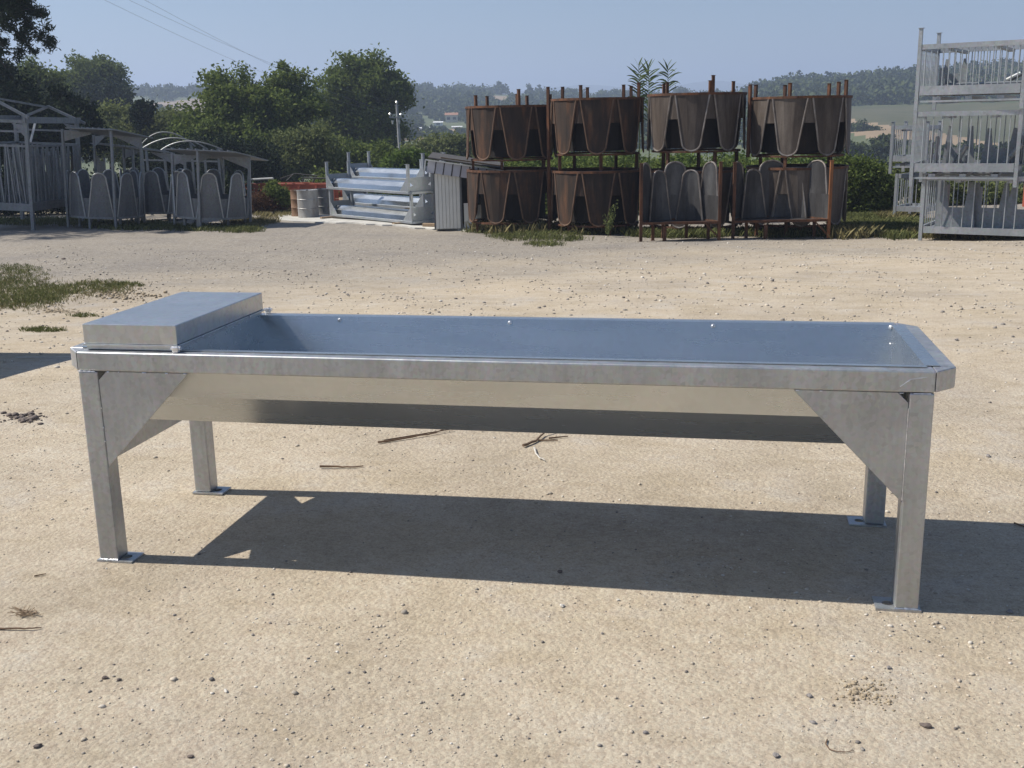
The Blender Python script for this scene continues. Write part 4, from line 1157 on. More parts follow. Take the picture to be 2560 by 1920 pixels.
make_tree('thicket', 'shaded thicket closing the gap below the tallest tree', [(840, 400, 80, 55, 0), (920, 410, 80, 50, 0), (975, 440, 50, 25, 0)], 56, 900, 'leaf_mid', .14, 260, 55, .5, .1, TG, 'bush', 11)
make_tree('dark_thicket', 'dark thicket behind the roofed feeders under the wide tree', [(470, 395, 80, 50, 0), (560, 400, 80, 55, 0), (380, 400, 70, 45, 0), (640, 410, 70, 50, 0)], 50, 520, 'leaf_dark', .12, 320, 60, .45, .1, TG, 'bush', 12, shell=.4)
make_tree('bright_bush', 'bright yellow-green bush at the foot of the utility pole', [(1000, 412, 26, 22, 0), (1035, 405, 28, 24, 0), (975, 425, 22, 16, 0)], 44, 1010, 'leaf_bright', .12, 110, 50, .32, 0, TG, 'bush', 13)
make_tree('scrub', 'mid-green scrub between the utility pole and the leftmost rusty stack',
          [(1080, 375, 50, 30, 0), (1140, 372, 50, 32, 0), (1050, 395, 40, 30, 0), (1190, 385, 50, 35, 0)], 70, 1100, 'leaf_pale', .18, 170, 50, .6, 0, TG, 'bush', 14)
make_tree('hedge_row', 'green hedge showing through the gaps between the rusty feeders',
          [(1280, 415, 60, 38, 0), (1380, 418, 60, 38, 0), (1480, 420, 60, 38, 0), (1580, 420, 60, 38, 0), (1700, 425, 60, 38, 0), (1820, 425, 60, 38, 0), (1940, 425, 60, 40, 0), (2040, 420, 50, 40, 0)], 40, 1600, 'leaf_bright', .11, 420, 45, .35, 0, TG, 'hedge', 15)
make_tree('dark_hedge', 'dark undergrowth standing directly behind the rusty stacks', [(1250 + 95 * q, 500 + 6 * (q % 2), 70, 60, 0) for q in range(9)] + [(1290 + 95 * q, 425, 60, 22, 0) for q in range(8)], 31.5, 1600, 'leaf_mid', .09, 520, 40, .3, 0, TG, 'hedge', 51)
make_tree('shaded_hedge', 'shaded hedge seen through the stacked troughs', [(830 + 75 * q, 480 + 6 * (q % 2), 60, 48, 0) for q in range(5)], 38.5, 960, 'leaf_mid', .1, 240, 40, .35, 0, TG, 'hedge', 53)
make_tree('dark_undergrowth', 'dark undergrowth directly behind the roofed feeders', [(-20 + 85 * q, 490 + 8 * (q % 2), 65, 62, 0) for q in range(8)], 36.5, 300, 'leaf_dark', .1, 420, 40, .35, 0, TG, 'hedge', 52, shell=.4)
make_tree('leafy_bush', 'dense yellow-green bush between the rusty stacks and the barred cages',
          [(2150, 440, 55, 48, 0), (2185, 460, 48, 50, 0), (2125, 470, 40, 60, 0), (2165, 505, 60, 42, 0), (2215, 490, 35, 45, 0), (2110, 430, 30, 35, 0)], 29.5, 2160, 'leaf_mid', .075, 330, 60, .24, .06, TG, 'bush', 16)
make_tree('far_bush', 'bush beyond the small barred cages', [(2260, 450, 40, 45, 0), (2320, 480, 60, 55, 0), (2420, 490, 70, 55, 0), (2520, 500, 60, 50, 0)], 33, 2300, 'leaf_pale', .09, 210, 55, .3, .06, TG, 'bush', 17)
make_tree('brown_creeper', 'reddish-brown withered creeper in front of the red trailer', [(672, 500, 38, 26, 0), (640, 510, 30, 24, 0), (705, 505, 24, 20, 0)], 34.6, 670, 'leaf_brown', .06, 120, 50, .2, .02, None, 'creeper', 18)
make_tree('green_creeper', 'green leafy weed growing up against the red trailer', [(688, 480, 24, 22, 0), (712, 490, 18, 18, 0), (680, 462, 12, 10, 0)], 34.3, 690, 'leaf_mid', .06, 60, 45, .17, .02, None, 'weed', 19)
# boughs of a pine whose trunk stands outside the frame on the left
def overhanging_pine():
    D = 30.0; g = np.array([-29.0, 23.3, float(zt(-29.0, 23.3))])
    root = empty('pine_tree', g, 0, 'dark pine bough hanging into the top left corner of the sky', 'tree')
    rg = np.random.default_rng(77); mb = MB()
    tr = [np.zeros(3), np.array([.2, 0, 4.0]), np.array([.1, .2, 8.0]), np.array([0, 0, 12.5])]
    mb.tube(tr, [.42, .36, .28, .12], 10)
    for k in range(14):
        aa = k * 2.4; e = np.array([math.cos(aa) * 4.6, math.sin(aa) * 3.4, 8.2 + (k % 5) * .9]); mb.tube([(0, 0, 5.2 + .3 * k), e * np.array([.5, .5, 0]) + np.array([0, 0, 7.2 + .2 * k]), e], [.12, .08, .03], 6)
    _, PC = crown_points([((0, 0, 9.8), (5.8, 4.6, 3.3))], 420, 150, .8, rg, .3)
    ends = []
    for (a, b, n) in (((-300, -190), (105, 38), 17), ((-300, -190), (60, 5), 12), ((-300, -190), (112, 88), 16), ((-300, -190), (80, 120), 12), ((-300, -190), (28, 138), 10), ((-300, -260), (70, -30), 10), ((-300, -190), (15, 170), 9)):
        p0 = at(*a, D) - g; p1 = at(*b, D + rg.uniform(-1, 1)) - g
        pm = (p0 + p1) / 2 + np.array([0, 0, .35])
        pts = [p0 * (1 - t) ** 2 + 2 * pm * t * (1 - t) + p1 * t * t for t in np.linspace(0, 1, 9)]
        mb.tube([np.array([.05, .05, max(4.0, p0[2] - 1.2)])] + pts, [.1] + list(np.linspace(.06, .012, 9)), 5)
        for k in range(n * 3):
            t = rg.uniform(.35, 1.0); c = p0 * (1 - t) ** 2 + 2 * pm * t * (1 - t) + p1 * t * t
            e = c + rg.normal(size=3) * np.array([.16, .35, .13]); e[2] -= .05
            mb.tube([c, e], [.012, .006], 3); ends.append(e)
    mb.build('trunk', 'bark', root)
    E_ = np.array(ends); P = np.repeat(E_, 90, 0) + rg.normal(size=(len(E_) * 90, 3)) * np.array([.09, .09, .075])
    V, Q = leaf_quads(PC, .14, rg, .3); obj('crown', np_mesh('pine_crown', V, Q, 'leaf_dark'), None, root)
    V, Q = leaf_quads(P, .075, rg, .25); obj('needles', np_mesh('needles', V, Q, 'leaf_dark'), None, root)
overhanging_pine()

# giant reeds behind the rusty stacks
def reed(px, py_top, D, h, seed, lab):
    rg = np.random.default_rng(seed); top = at(px, py_top, D); gz = float(zt(top[0], top[1])); H = top[2] - gz
    root = empty('giant_reed', (top[0], top[1], gz), 0, lab, 'reed', 'giant reeds behind the rusty stacks')
    MB().tube([(0, 0, 0), (.04, 0, H * .5), (0, 0, H * .96)], [.016, .013, .005], 6).build('stem', 'cane', root)
    V = []; Q = []; droop = rg.uniform(.15, .8, 50)
    n = 40
    for k in range(n):
        z = H - .16 - 1.35 * (k / n) ** 1.05; side = (k % 2) * math.pi + rg.normal(0, .7) + YAW; L = (.2 + .15 * min(1, k / 8)) * rg.uniform(.8, 1.2); w = .024
        d = np.array([math.cos(side), math.sin(side), 0]); pr = np.array([-d[1], d[0], 0])
        up = 1.0 if k < 6 else .8
        pts = []
        for t in np.linspace(0, 1, 6):
            p = d * L * t * (.55 if k < 4 else .9) + np.array([0, 0, z + L * up * t - L * (droop[k] if k > 5 else .12) * t * t])
            ww = w * (1 - t) ** .6 * (.5 + min(1, t * 4) * .5) + .001; pts.append((p - pr * ww - np.array([0, 0, ww]), p + pr * ww + np.array([0, 0, ww])))
        for a, b in zip(pts[:-1], pts[1:]):
            i = len(V); V += [a[0], a[1], b[1], b[0]]; Q.append((i, i + 1, i + 2, i + 3))
    obj('leaves', np_mesh('reed_leaves', np.array(V), np.array(Q), 'cane'), None, root)
reed(1597, 146, 27.6, 3, 1, 'tallest giant reed, left of the pair rising above the rusty stacks')
reed(1622, 150, 27.9, 3, 5, 'giant reed close to the right of the tallest one above the rusty stacks')
reed(1670, 147, 27.7, 3, 9, 'single giant reed standing apart above the third rusty stack')

# grass
def grass_patch(name, lab, regions, n, h, mat, seed, dens=None):
    rg = np.random.default_rng(seed); V = []; 
    B = []
    tot = sum(r[2] * r[3] for r in regions)
    for (px, py, rx, ry) in regions:
        k = int(n * rx * ry / tot); a = rg.uniform(0, 2 * math.pi, k); q = np.sqrt(rg.random(k)) * (1 + rg.normal(0, .12, k))
        for aa, qq in zip(a, q):
            B.append((px + rx * qq * math.cos(aa), py + ry * qq * math.sin(aa)))
    # ground points by interpolating a coarse lookup of the pixel rows
    B = np.array(B); ys = np.linspace(B[:, 1].min() - 2, B[:, 1].max() + 2, 24)
    xs = np.linspace(B[:, 0].min() - 2, B[:, 0].max() + 2, 8)
    G = np.array([[ground_px(x, y) for x in xs] for y in ys])
    iy = np.clip(np.searchsorted(ys, B[:, 1]) - 1, 0, len(ys) - 2); ix = np.clip(np.searchsorted(xs, B[:, 0]) - 1, 0, len(xs) - 2)
    fy = ((B[:, 1] - ys[iy]) / (ys[1] - ys[0]))[:, None]; fx = ((B[:, 0] - xs[ix]) / (xs[1] - xs[0]))[:, None]
    P = (G[iy, ix] * (1 - fx) + G[iy, ix + 1] * fx) * (1 - fy) + (G[iy + 1, ix] * (1 - fx) + G[iy + 1, ix + 1] * fx) * fy
    P[:, 2] = zt(P[:, 0], P[:, 1])
    # tufts
    per = 5; P = np.repeat(P, per, 0); m = len(P); P[:, :2] += rg.normal(0, h * .45, (m, 2))
    P[:, 2] = zt(P[:, 0], P[:, 1])
    hh = h * rg.uniform(.4, 1.3, m); an = rg.uniform(0, 6.28, m); ln = rg.uniform(.2, 1.0, m) * hh
    w = np.clip(hh * .07, .003, .02); d = np.stack([np.cos(an), np.sin(an), 0 * an], 1); pr = np.stack([-np.sin(an), np.cos(an), 0 * an], 1)
    up = np.array([0, 0, 1.0])
    V = np.stack([P - pr * w[:, None] - up * .005, P + pr * w[:, None] - up * .005, P + d * (ln * .45)[:, None] + pr * (w * .7)[:, None] + up * (hh * .65)[:, None], P + d * ln[:, None] + up * hh[:, None]], 1).reshape(-1, 3)
    o = obj(name, np_mesh(name, V, np.arange(4 * m).reshape(-1, 4), mat)); tag(o, lab, 'grass', None, 'stuff'); return o
grass_patch('grass', 'low green grass growing on the gravel at the left edge', [(20, 735, 150, 36), (245, 718, 75, 15), (120, 728, 90, 14), (-40, 690, 150, 26), (40, 672, 60, 10), (90, 748, 70, 12)], 3000, .04, 'grass', 21)
grass_patch('grass', 'dry straw-coloured grass mixed into the green patch at the left edge', [(40, 735, 170, 40), (245, 722, 95, 20), (-40, 690, 150, 30)], 1500, .035, 'grass_dry', 29)
grass_patch('grass', 'thin grass blades behind the valve cover of the trough', [(110, 826, 55, 5), (210, 790, 35, 4), (310, 712, 50, 6)], 350, .03, 'grass', 22)
grass_patch('grass', 'grass and weeds at the foot of the rusty feeder stacks', [(1200, 578, 40, 8), (1300, 590, 80, 12), (1380, 580, 90, 12), (1480, 578, 80, 10), (1400, 598, 70, 6), (1360, 612, 45, 6)], 1500, .085, 'grass', 23)
grass_patch('grass', 'dry grass tufts between the rusty feeders and the gravel', [(1280, 575, 110, 10), (1480, 575, 90, 10), (2120, 590, 60, 8)], 800, .22, 'grass_dry', 24)
grass_patch('grass', 'weeds added to darken the shaded ground under the half-round feeders', [(1700, 588, 130, 7), (1950, 586, 120, 7)], 1800, .16, 'grass', 30)  # put in to darken ground where only the stacks' shade falls
grass_patch('grass', 'green grass bank between the bush and the barred cages', [(2200, 565, 110, 26), (2150, 545, 60, 22), (2250, 580, 60, 18)], 5000, .14, 'grass', 25)
grass_patch('grass', 'dry weeds under the barred cages', [(2420, 588, 150, 10), (2240, 545, 50, 12)], 1200, .18, 'grass_dry', 26)
grass_patch('grass', 'weeds growing in the shade under the galvanised feeders', [(120, 556, 160, 9), (330, 566, 120, 10), (520, 572, 110, 7), (600, 576, 60, 6)], 1900, .11, 'grass', 27)
grass_patch('grass', 'dry grass beside the concrete slab near the drums', [(690, 535, 60, 10), (610, 560, 50, 10), (660, 555, 40, 5)], 900, .12, 'grass_dry', 28)
def tall_weed():
    p = ground_px(1520, 592); root = empty('tall_weed', p, 0, 'single tall leafy weed in front of the second rusty stack', 'weed')
    rg = np.random.default_rng(3); mb = MB(); C = []
    for k in range(5):
        e = np.array([rg.normal(0, .1), rg.normal(0, .1), rg.uniform(.4, .85)]); mb.tube([(0, 0, 0), e * .5 + np.array([.02, 0, 0]), e], [.007, .005, .003], 5)
        for t in np.linspace(.25, 1, 9): C += [e * t + rg.normal(0, .035, 3) for _ in range(5)]
    mb.build('stem', 'cane', root); V, Q = leaf_quads(np.array(C), .035, rg, .35); obj('leaves', np_mesh('weed_leaves', V, Q, 'leaf_pale'), None, root)
tall_weed()

# ------------------------------------------------------------------ woods and trees on the hills
def far_wood(name, lab, n, test, seed, size=(3.2, 6.5), mat='leaf_wood', rlim=(150, 760), pxr=(-300, 2900), per=80, lf=.8):
    rg = np.random.default_rng(seed); px = rg.uniform(*pxr, n * 4); r = rlim[0] + (rlim[1] - rlim[0]) * rg.random(n * 4) ** .8
    X, Y, Z_ = hill_point(px, r); P = np.stack([X, Y, Z_], 1)
    dl = P - CAM; zc = dl @ FW; sx = 1280 + F_PX * (dl @ RT) / zc; sy = 960 - F_PX * (dl @ UP) / zc
    ok = test(sx, sy, r, rg); P = P[ok][:n]; m = len(P)
    s = rg.uniform(*size, m)
    d = rg.normal(size=(m, per, 3)); d /= np.linalg.norm(d, axis=2)[:, :, None]; d[:, :, 2] = np.abs(d[:, :, 2]) * 1.0
    C = P[:, None, :] + d * (s[:, None, None] * rg.uniform(.55, 1.05, (m, per, 1))) * np.array([.75, .75, 1.0]) + np.array([0, 0, .2])
    V, Q = leaf_quads(C.reshape(-1, 3), lf, rg, .8)
    o = obj(name, np_mesh(name, V, Q, mat)); tag(o, lab, 'wood', None, 'stuff')
def in_field(sx, sy):
    f = (sx > 2085) & (sy > 266 - (sx - 2090) * .03) & (sy < 330 + (sx - 2090) * .16)
    f |= (sx > 330) & (sx < 620) & (sy > 262 - (sx - 330) * .1) & (sy < 300)
    f |= (sx > 1000) & (sx < 1190) & (sy > 322) & (sy < 352)
    f |= (sx > 1010) & (sx < 1180) & (sy > 296) & (sy < 330)
    f |= (sx > 1190) & (sx < 1330) & (sy > 236) & (sy < 252)
    return f
far_wood('hill_wood', 'woodland covering the hillsides beyond the yard', 2600, lambda sx, sy, r, rg: ~in_field(sx, sy) & ~((sx > 2060) & (r < 345)) & ~((sx > 970) & (sx < 1215) & (r < 450)) & ((np.sin(sx * .021 + r * .017) + np.sin(sx * .047 - r * .03) * .6) > -.75) & (r > 210), 31)
far_wood('hill_wood', 'dense dark woodland along the right-hand hilltop', 900, lambda sx, sy, r, rg: ~in_field(sx, sy) & (sx > 1850) & (r > 330) & (r < 530), 32, (4, 7.5), 'leaf_wood', (300, 540), (1800, 2900))
far_wood('hill_wood', 'bushes and copses at the foot of the right-hand fields', 220, lambda sx, sy, r, rg: (sx > 2080) & (sy > 392) & (r < 320), 33, (1.4, 2.6), 'leaf_wood', (110, 300), (2050, 2900), 220, .42)
far_wood('hill_wood', 'scattered bushes around the far farm buildings', 150, lambda sx, sy, r, rg: (sx > 985) & (sx < 1200) & (sy > 272) & (sy < 352) & ~((np.abs(sy - 318) < 14) & (sx > 1060) & (sx < 1175) & (rg.random(len(sx)) < .85)), 34, (1.2, 2.4), 'leaf_wood', (150, 620), (980, 1210), 60, .6)
# single trees that can be told apart on the skyline
for k, (px, py, rx, ry, D, lab) in enumerate(((352, 228, 20, 12, 640, 'low wide tree on the left hill crest nearest the round oak'), (402, 226, 9, 11, 645, 'small round tree alone on the left hill crest'),
        (455, 229, 16, 10, 650, 'left of the two big trees at the end of the left hill crest'), (484, 227, 12, 12, 650, 'right of the two big trees at the end of the left hill crest'),
        (1070, 223, 18, 9, 715, 'dark tree clump on the crest right of the tallest tree'), (1160, 226, 20, 10, 715, 'wide dark tree on the crest above the leftmost stack'),
        (1245, 222, 20, 16, 715, 'big round tree on the crest above the leftmost stack'), (1325, 225, 11, 13, 715, 'left tree of the pair on the crest between the first two stacks'),
        (1345, 226, 9, 12, 715, 'right tree of the pair on the crest between the first two stacks'), (1432, 229, 10, 7, 700, 'small flat tree on the crest above the second stack'),
        (1705, 228, 15, 9, 690, 'low tree on the crest beside the single giant reed'), (2210, 196, 13, 10, 490, 'left one of the dark trees on the top of the right hill'),
        (2237, 190, 16, 14, 488, 'tallest dark tree on the top of the right hill'), (2270, 188, 14, 15, 486, 'dark tree on the right hill touching the cage stack'))):
    make_tree('skyline_tree', lab, [(px, py, rx, ry, 0), (px + rx * .4, py + ry * .4, rx * .7, ry * .7, 0), (px - rx * .4, py + ry * .5, rx * .7, ry * .6, 0)], D, px, 'leaf_wood', 1.1, 34, 26, rx * D / F_PX * .33, .35, 'single trees on the skyline', seed=200 + k, limbs=5,
              base_z=float(hill_point(np.array(float(px)), np.array(float(D)))[2]) - .5)
for k, (px, py, rx, ry, D, lab) in enumerate(((2145, 322, 32, 24, 240, 'dark round tree in the fields left of the cages, the larger of two'), (2178, 332, 24, 18, 238, 'smaller olive tree beside the larger one in the right-hand fields'),
        (2110, 372, 40, 26, 150, 'dark tree group just above the leafy bush on the right'), (2215, 368, 36, 28, 150, 'dark tree group left of the middle cage'))):
    make_tree('field_tree', lab, [(px, py, rx, ry, 0), (px - rx * .5, py + ry * .3, rx * .7, ry * .7, 0), (px + rx * .5, py + ry * .4, rx * .65, ry * .65, 0)], D, px, 'leaf_wood', .42, 90, 40, rx * D / F_PX * .28, .3, 'trees in the right-hand fields', seed=240 + k, limbs=6,
              base_z=float(hill_point(np.array(float(px)), np.array(float(D)))[2]) - .3)

# ------------------------------------------------------------------ far houses
def house(px, py, D, w, d, h, roof_h, lab, wall='wall', roofm='tile', rz=0, name='farmhouse', nwin=2):
    rr = np.arange(130, 760, 2.0); X, Y, Zh = hill_point(np.full(len(rr), float(px)), rr)
    P = np.stack([X, Y, Zh], 1) - CAM; ys = 960 - F_PX * (P @ UP) / (P @ FW)
    hit = np.nonzero(ys <= py)[0]; kk = hit[0] if len(hit) else int(np.argmin(ys))
    p = np.array([X[kk], Y[kk], Zh[kk]]); sc = .62 * rr[kk] / D; w *= sc; d *= sc; h *= sc; roof_h *= sc
    r = empty(name, p, YAW + rz, lab, 'house')
    MB().box((-w / 2, -d / 2, -1.5), (w / 2, d / 2, h)).build('wall', wall, r)
    MB().prism([(-w / 2 - .3, -d / 2 - .3, h + .01), (w / 2 + .3, -d / 2 - .3, h + .01), (0, -d / 2 - .3, h + roof_h)] if rz > 1 else
               [(-w / 2 - .3, -d / 2 - .3, h + .01), (-w / 2 - .3, d / 2 + .3, h + .01), (-w / 2 - .3, 0, h + roof_h)], (0, d + .6, 0) if rz > 1 else (w + .6, 0, 0)).build('roof', roofm, r)
    for k in range(nwin):
        x = -w / 2 + w * (k + .5) / nwin
        f = MB().box((x - .6, -d / 2 - .08, h * .35), (x + .6, -d / 2 - .01, h * .72)).build('window', 'window', r)
house(1150, 306, 520, 9, 7, 5.2, 1.8, 'cream farmhouse on the hillside just left of the leftmost rusty stack')
house(1118, 315, 480, 6, 4, 2.2, .8, 'small pale outbuilding below the cream farmhouse', 'white', 'white', name='outbuilding', nwin=1)
house(1087, 329, 420, 6, 4, 1.7, .9, 'white arched shelter on the hillside left of the farmhouse', 'white', 'white', name='field_shelter', nwin=1)
house(1023, 318, 500, 2.4, 2, 3.0, .6, 'tiny cream hut on the hillside right of the utility pole', name='field_hut', nwin=1)
house(1162, 322, 450, 6, 3, 1.2, .6, 'low white shelter below the farmhouse beside the rusty stack', 'white', 'white', name='field_shelter', nwin=1)
house(1905, 214, 505, 3.2, 2.5, 1.8, .7, 'pale farm building on the wooded hilltop right of the reeds', 'white', 'tile', name='hill_house')
house(2247, 232, 430, 8, 5, 2.6, 1.2, 'small tan house among the trees left of the cages', 'wall', 'tile', name='hill_house')

# ------------------------------------------------------------------ utility pole and wires
def utility_pole():
    D = 76.0; top = at(992, 262, D); bot = at(1003, 420, D); gz = float(zt(bot[0], bot[1]))
    ax = (top - bot); foot = bot + ax * ((gz - bot[2]) / ax[2])
    root = empty('utility_pole', foot, 0, 'pale leaning utility pole with crossarm and white insulators before the tallest tree', 'pole')
    T = Vector(top - foot)
    MB().tube([(0, 0, -.2), T * .5, T], [.16, .125, .085], 12).build('shaft', 'pole', root)
    heads = []
    def ins(p):
        MB().tube([p, p + Vector((0, 0, .1)), p + Vector((0, 0, .16)), p + Vector((0, 0, .24))], [.03, .09, .11, .05], 8).build('insulator', 'ceramic', root); heads.append(p + Vector((0, 0, .24)))
    c = T * (1 - 31 / 134 * .62)
    a = Vector(at(974, 293, D) - foot); b = Vector(at(1007, 294, D) - foot)
    MB().bar(a - Vector((0, .12, 0)), b - Vector((0, .12, 0)), .09, .09).build('crossarm', 'pole', root)
    ins(a + Vector((.08, -.12, .05))); ins(b + Vector((-.08, -.12, .05)))
    MB().bar(Vector(at(986, 263, D) - foot), Vector(at(998, 263, D) - foot), .06, .06).build('top_arm', 'pole', root); ins(Vector(at(992, 263, D) - foot) + Vector((0, 0, .04)))
    for q in (983, 1000): 
        p = Vector(at(q, 303, D) - foot); MB().tube([p + Vector((0, -.16, .05)), p + Vector((0, -.16, -.2))], [.08, .05], 8).build('insulator', 'ceramic', root)
    # three conductors running back towards the camera on the left
    ends = [(255, 0, 30), (310, 0, 30), (380, 0, 31)]; mids = [(470, 105), (545, 110), (600, 112)]
    for k, (hd, e, m) in enumerate(zip((heads[0], heads[2], heads[1]), ends, mids)):
        p1 = np.array(hd) + foot
        p0 = at(e[0] - 230, e[1] - 118, e[2] - 6)
        pts = []
        for t in np.linspace(0, 1, 30):
            p = p0 * (1 - t) + p1 * t; p = p - np.array([0, 0, 1.0]) * 4 * t * (1 - t) * .55; pts.append(p)
        o = MB().tube(pts, .0035, 4).build('power_line', 'wire')
        tag(o, ('lowest of the three overhead wires crossing the sky at the left', 'middle one of the three overhead wires crossing the sky', 'highest of the three overhead wires crossing the sky')[k], 'wire', 'overhead wires')
utility_pole()

# ------------------------------------------------------------------ loose stones, clods, twigs
def pebbles(name, lab, n, drange, size, seed, lat=.62, mat='pebble', region=None, sub=1, expo=1.0, clump=0):
    rg = np.random.default_rng(seed)
    if region is None:
        d = drange[0] + (drange[1] - drange[0]) * rg.random(n) ** expo; a = d * rg.uniform(-lat, lat, n)
        X = CAM[0] + LH[0] * a + FH[0] * d; Y = CAM[1] + LH[1] * a + FH[1] * d
        if clump:
            k = rg.random(n) < (np.sin(X * 2.1 + 1.3 * np.sin(Y * 1.7)) * np.cos(Y * 2.6 + X) * .5 + .55); X, Y, d = X[k], Y[k], d[k]
    else:
        px, py, rx, ry = region; g = [ground_px(px + rx * rg.normal(0, .45), py + ry * rg.normal(0, .45)) for _ in range(n)]
        X = np.array([p[0] for p in g]); Y = np.array([p[1] for p in g])
    n = len(X)
    s = size[0] * np.exp(rg.normal(0, size[1], n)); s = np.clip(s, size[0] * .35, size[2])
    ph = (1 + 5 ** .5) / 2
    ico = np.array([(-1, ph, 0), (1, ph, 0), (-1, -ph, 0), (1, -ph, 0), (0, -1, ph), (0, 1, ph), (0, -1, -ph), (0, 1, -ph), (ph, 0, -1), (ph, 0, 1), (-ph, 0, -1), (-ph, 0, 1)]) / 1.9
    F = np.array([(0, 11, 5), (0, 5, 1), (0, 1, 7), (0, 7, 10), (0, 10, 11), (1, 5, 9), (5, 11, 4), (11, 10, 2), (10, 7, 6), (7, 1, 8), (3, 9, 4), (3, 4, 2), (3, 2, 6), (3, 6, 8), (3, 8, 9), (4, 9, 5), (2, 4, 11), (6, 2, 10), (8, 6, 7), (9, 8, 1)])
    jit = 1 + rg.normal(0, .16, (n, 12, 1)); sc = np.stack([rg.uniform(.7, 1.3, n), rg.uniform(.7, 1.2, n), rg.uniform(.4, .8, n)], 1)[:, None, :]
    an = rg.uniform(0, 6.28, n); R2 = np.stack([np.stack([np.cos(an), -np.sin(an)], 1), np.stack([np.sin(an), np.cos(an)], 1)], 1)
    V = ico[None] * jit * sc * s[:, None, None]
    V[:, :, :2] = np.einsum('nij,nkj->nki', R2, V[:, :, :2])
    base = np.stack([X, Y, zt(X, Y) + s * .22], 1); V = V + base[:, None, :]
    T = (F[None] + 12 * np.arange(n)[:, None, None]).reshape(-1, 3)
    o = obj(name, np_mesh(name, V.reshape(-1, 3), T, mat)); return tag(o, lab, 'gravel', None, 'stuff')
pebbles('gravel', 'fine loose grit over the sandy yard in the foreground', 24000, (1.3, 7.5), (.0022, .5, .007), 41, expo=1.2, clump=1)
pebbles('gravel', 'small stones strewn over the sandy yard', 1000, (1.4, 11), (.0042, .5, .011), 42, clump=1)
pebbles('gravel', 'coarser gravel over the far half of the yard', 9000, (8.5, 24), (.0075, .55, .024), 43, expo=.8)
pebbles('gravel', 'pale gravel scatter at the left behind the trough', 3500, (7, 20), (.0075, .5, .02), 44, lat=.6)
pebbles('soil_clods', 'crumbled brown soil along the edge of the grass patch', 230, None, (.011, .55, .03), 45, mat='clay_clod', region=(310, 738, 120, 14))
pebbles('soil_clods', 'small ridge of brown soil left of the trough cover', 160, None, (.011, .5, .03), 46, mat='clay_clod', region=(150, 778, 55, 6))
pebbles('soil_clods', 'scattered dark soil crumbs at the left of the front leg', 90, None, (.009, .5, .03), 47, mat='stone_dark', region=(60, 1045, 60, 14))
pebbles('soil_clods', 'dug-up dark crumbs of earth in the lower right foreground', 170, None, (.0032, .5, .008), 48, mat='clay_clod', region=(2165, 1735, 95, 36))
for k, (px, py, s, mat, lab) in enumerate(((2313, 1815, .017, 'stone_dark', 'dark brown lump of earth at the lower right of the yard'), (2024, 1740, .011, 'stone_grey', 'small blue-grey stone left of the dug-up earth'),
        (2031, 1806, .011, 'stone_grey', 'grey stone nearest below the dug-up earth'), (1940, 1890, .012, 'stone_grey', 'dark grey stone near the bottom edge right of centre'),
        (1405, 1515, .013, 'stone_pale', 'white stone in the sun in front of the trough shadow'), (1400, 1430, .013, 'stone_dark', 'dark stone inside the trough shadow near its front edge'),
        (2392, 850, .022, 'stone_grey', 'grey stone on the sand right of the far end of the trough'), (2470, 1140, .018, 'stone_grey', 'grey stone on the sand right of the front right leg'),
        (298, 1700, .010, 'stone_dark', 'right one of two dark stones in the lower left foreground'), (264, 1695, .012, 'stone_dark', 'left one of two dark stones in the lower left foreground'),
        (96, 1866, .013, 'stone_dark', 'dark stone near the lower left corner'), (565, 1728, .010, 'stone_pale', 'pale pebble in the lower left foreground below the shadow'),
        (475, 1892, .010, 'stone_dark', 'dark pebble close to the bottom edge left of centre'), (2525, 1530, .014, 'stone_grey', 'stone on the sunlit edge of the shadow at the right border'),
        (2222, 1670, .011, 'stone_grey', 'flat grey stone above the dug-up earth'), (1615, 1832, .010, 'stone_grey', 'grey stone near the bottom right of centre'),
        (158, 648, .05, 'stone_dark', 'dark stone on the grey gravel behind the grass'), (1545, 1500, .008, 'stone_pale', 'small pale stone just below the trough shadow'))):
    p = ground_px(px, py); s *= .82; o = boulder('stone', p, (s, s * .75, s * .5), mat, 300 + k); tag(o, lab, 'stone', 'single stones on the yard')

def twig(name, lab, pts, r, mat='dry_stem', cat='twig', extra=()):
    def lift(q, i): p = ground_px(q[0], q[1]); p[2] += r * .8 + (q[2] if len(q) > 2 else 0); return p
    P = [lift(q, i) for i, q in enumerate(pts)]; Q = []
    for a, b in zip(P[:-1], P[1:]):
        for t in (0, .33, .66): Q.append(a * (1 - t) + b * t + np.array([0, 0, random.uniform(0, r)]))
    Q.append(P[-1])
    mb = MB().tube(Q, list(np.linspace(r, r * .45, len(Q))), 6)
    for e in extra: mb.tube([lift(q, 0) for q in e], [r * .7, r * .4] if len(e) == 2 else r * .6, 5)
    return tag(mb.build(name, mat), lab, cat)
twig('dry_stem', 'long dry brown stem on the sand behind the trough', [(945, 1109), (1010, 1099), (1070, 1089), (1130, 1077, .01)], .006, extra=[[(960, 1103), (1128, 1075)]])
twig('broken_twig', 'forked broken twig on the sand under the middle of the trough', [(1308, 1118), (1340, 1105), (1358, 1090), (1378, 1082, .02)], .007, extra=[[(1345, 1103), (1395, 1103)], [(1372, 1098), (1420, 1093)]])
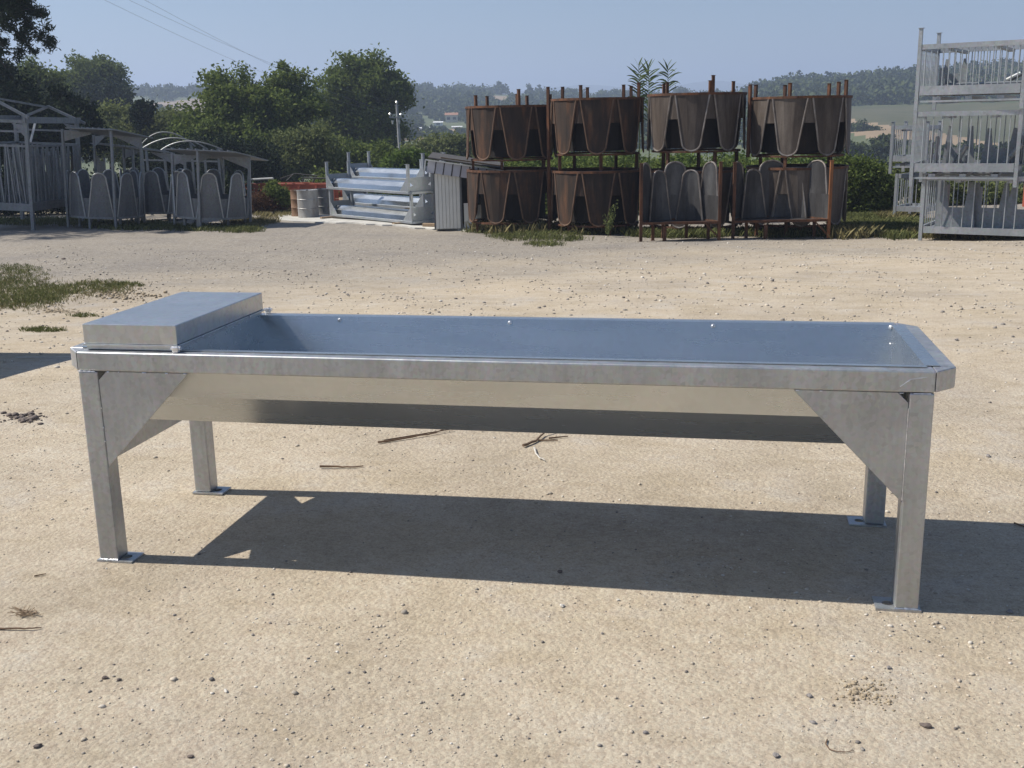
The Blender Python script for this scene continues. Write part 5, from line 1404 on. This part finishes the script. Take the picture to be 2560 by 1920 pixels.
twig('curled_leaf', 'pale curled dry leaf below the forked twig', [(1336, 1122), (1340, 1138), (1350, 1148), (1362, 1153)], .005, 'stone_pale', 'leaf')
twig('dry_stem', 'dark grass stem lying left of the oil stains behind the trough', [(800, 1171), (845, 1171), (880, 1171), (908, 1167)], .006)
twig('thin_stick', 'thin dark stick at the left edge of the foreground', [(-10, 1574), (50, 1575), (84, 1575), (104, 1571)], .0035)
twig('thin_stick', 'short thin stick upper left of the straw tuft', [(86, 1442), (115, 1436)], .003)
twig('loose_wire', 'curved rusty wire lying in the lower right foreground', [(2068, 1850), (2064, 1862), (2072, 1874), (2090, 1881), (2115, 1882), (2135, 1878)], .0018, 'dry_stem', 'wire')
twig('loose_wire', 'straight pale wire lying in the shadow at the left edge', [(40, 896), (100, 895), (185, 894)], .005, 'stone_pale', 'wire')
twig('dry_stem', 'thin dark stem in the shadow right of the trough', [(2535, 1311), (2575, 1322)], .004)
def straw_tuft():
    p = ground_px(68, 1536); rg = np.random.default_rng(8); mb = MB()
    for k in range(26):
        a = rg.uniform(0, 6.28); L = rg.uniform(.03, .07); e = p + np.array([math.cos(a) * L, math.sin(a) * L * .6, rg.uniform(.002, .02)])
        mb.tube([p + np.array([0, 0, .004]) + rg.normal(0, .012, 3) * np.array([1, 1, 0]), e], .0012, 4)
    tag(mb.build('straw_tuft', 'timber'), 'small dry straw tuft in the left foreground', 'straw')
straw_tuft()

# ------------------------------------------------------------------ haze
hz = bpy.data.materials.new('haze_air'); hz.use_nodes = True; nt = hz.node_tree; nt.nodes.clear()
out = nt.nodes.new('ShaderNodeOutputMaterial'); pv = nt.nodes.new('ShaderNodeVolumePrincipled')
pv.inputs['Color'].default_value = (.62, .74, 1.0, 1); pv.inputs['Density'].default_value = .0007; pv.inputs['Anisotropy'].default_value = .2
nt.links.new(pv.outputs[0], out.inputs['Volume'])
o = MB().box((-3600, -400, -60), (3600, 3800, 150)).build('haze', hz); tag(o, 'thin bluish summer haze over the valley', 'haze', None, 'stuff')
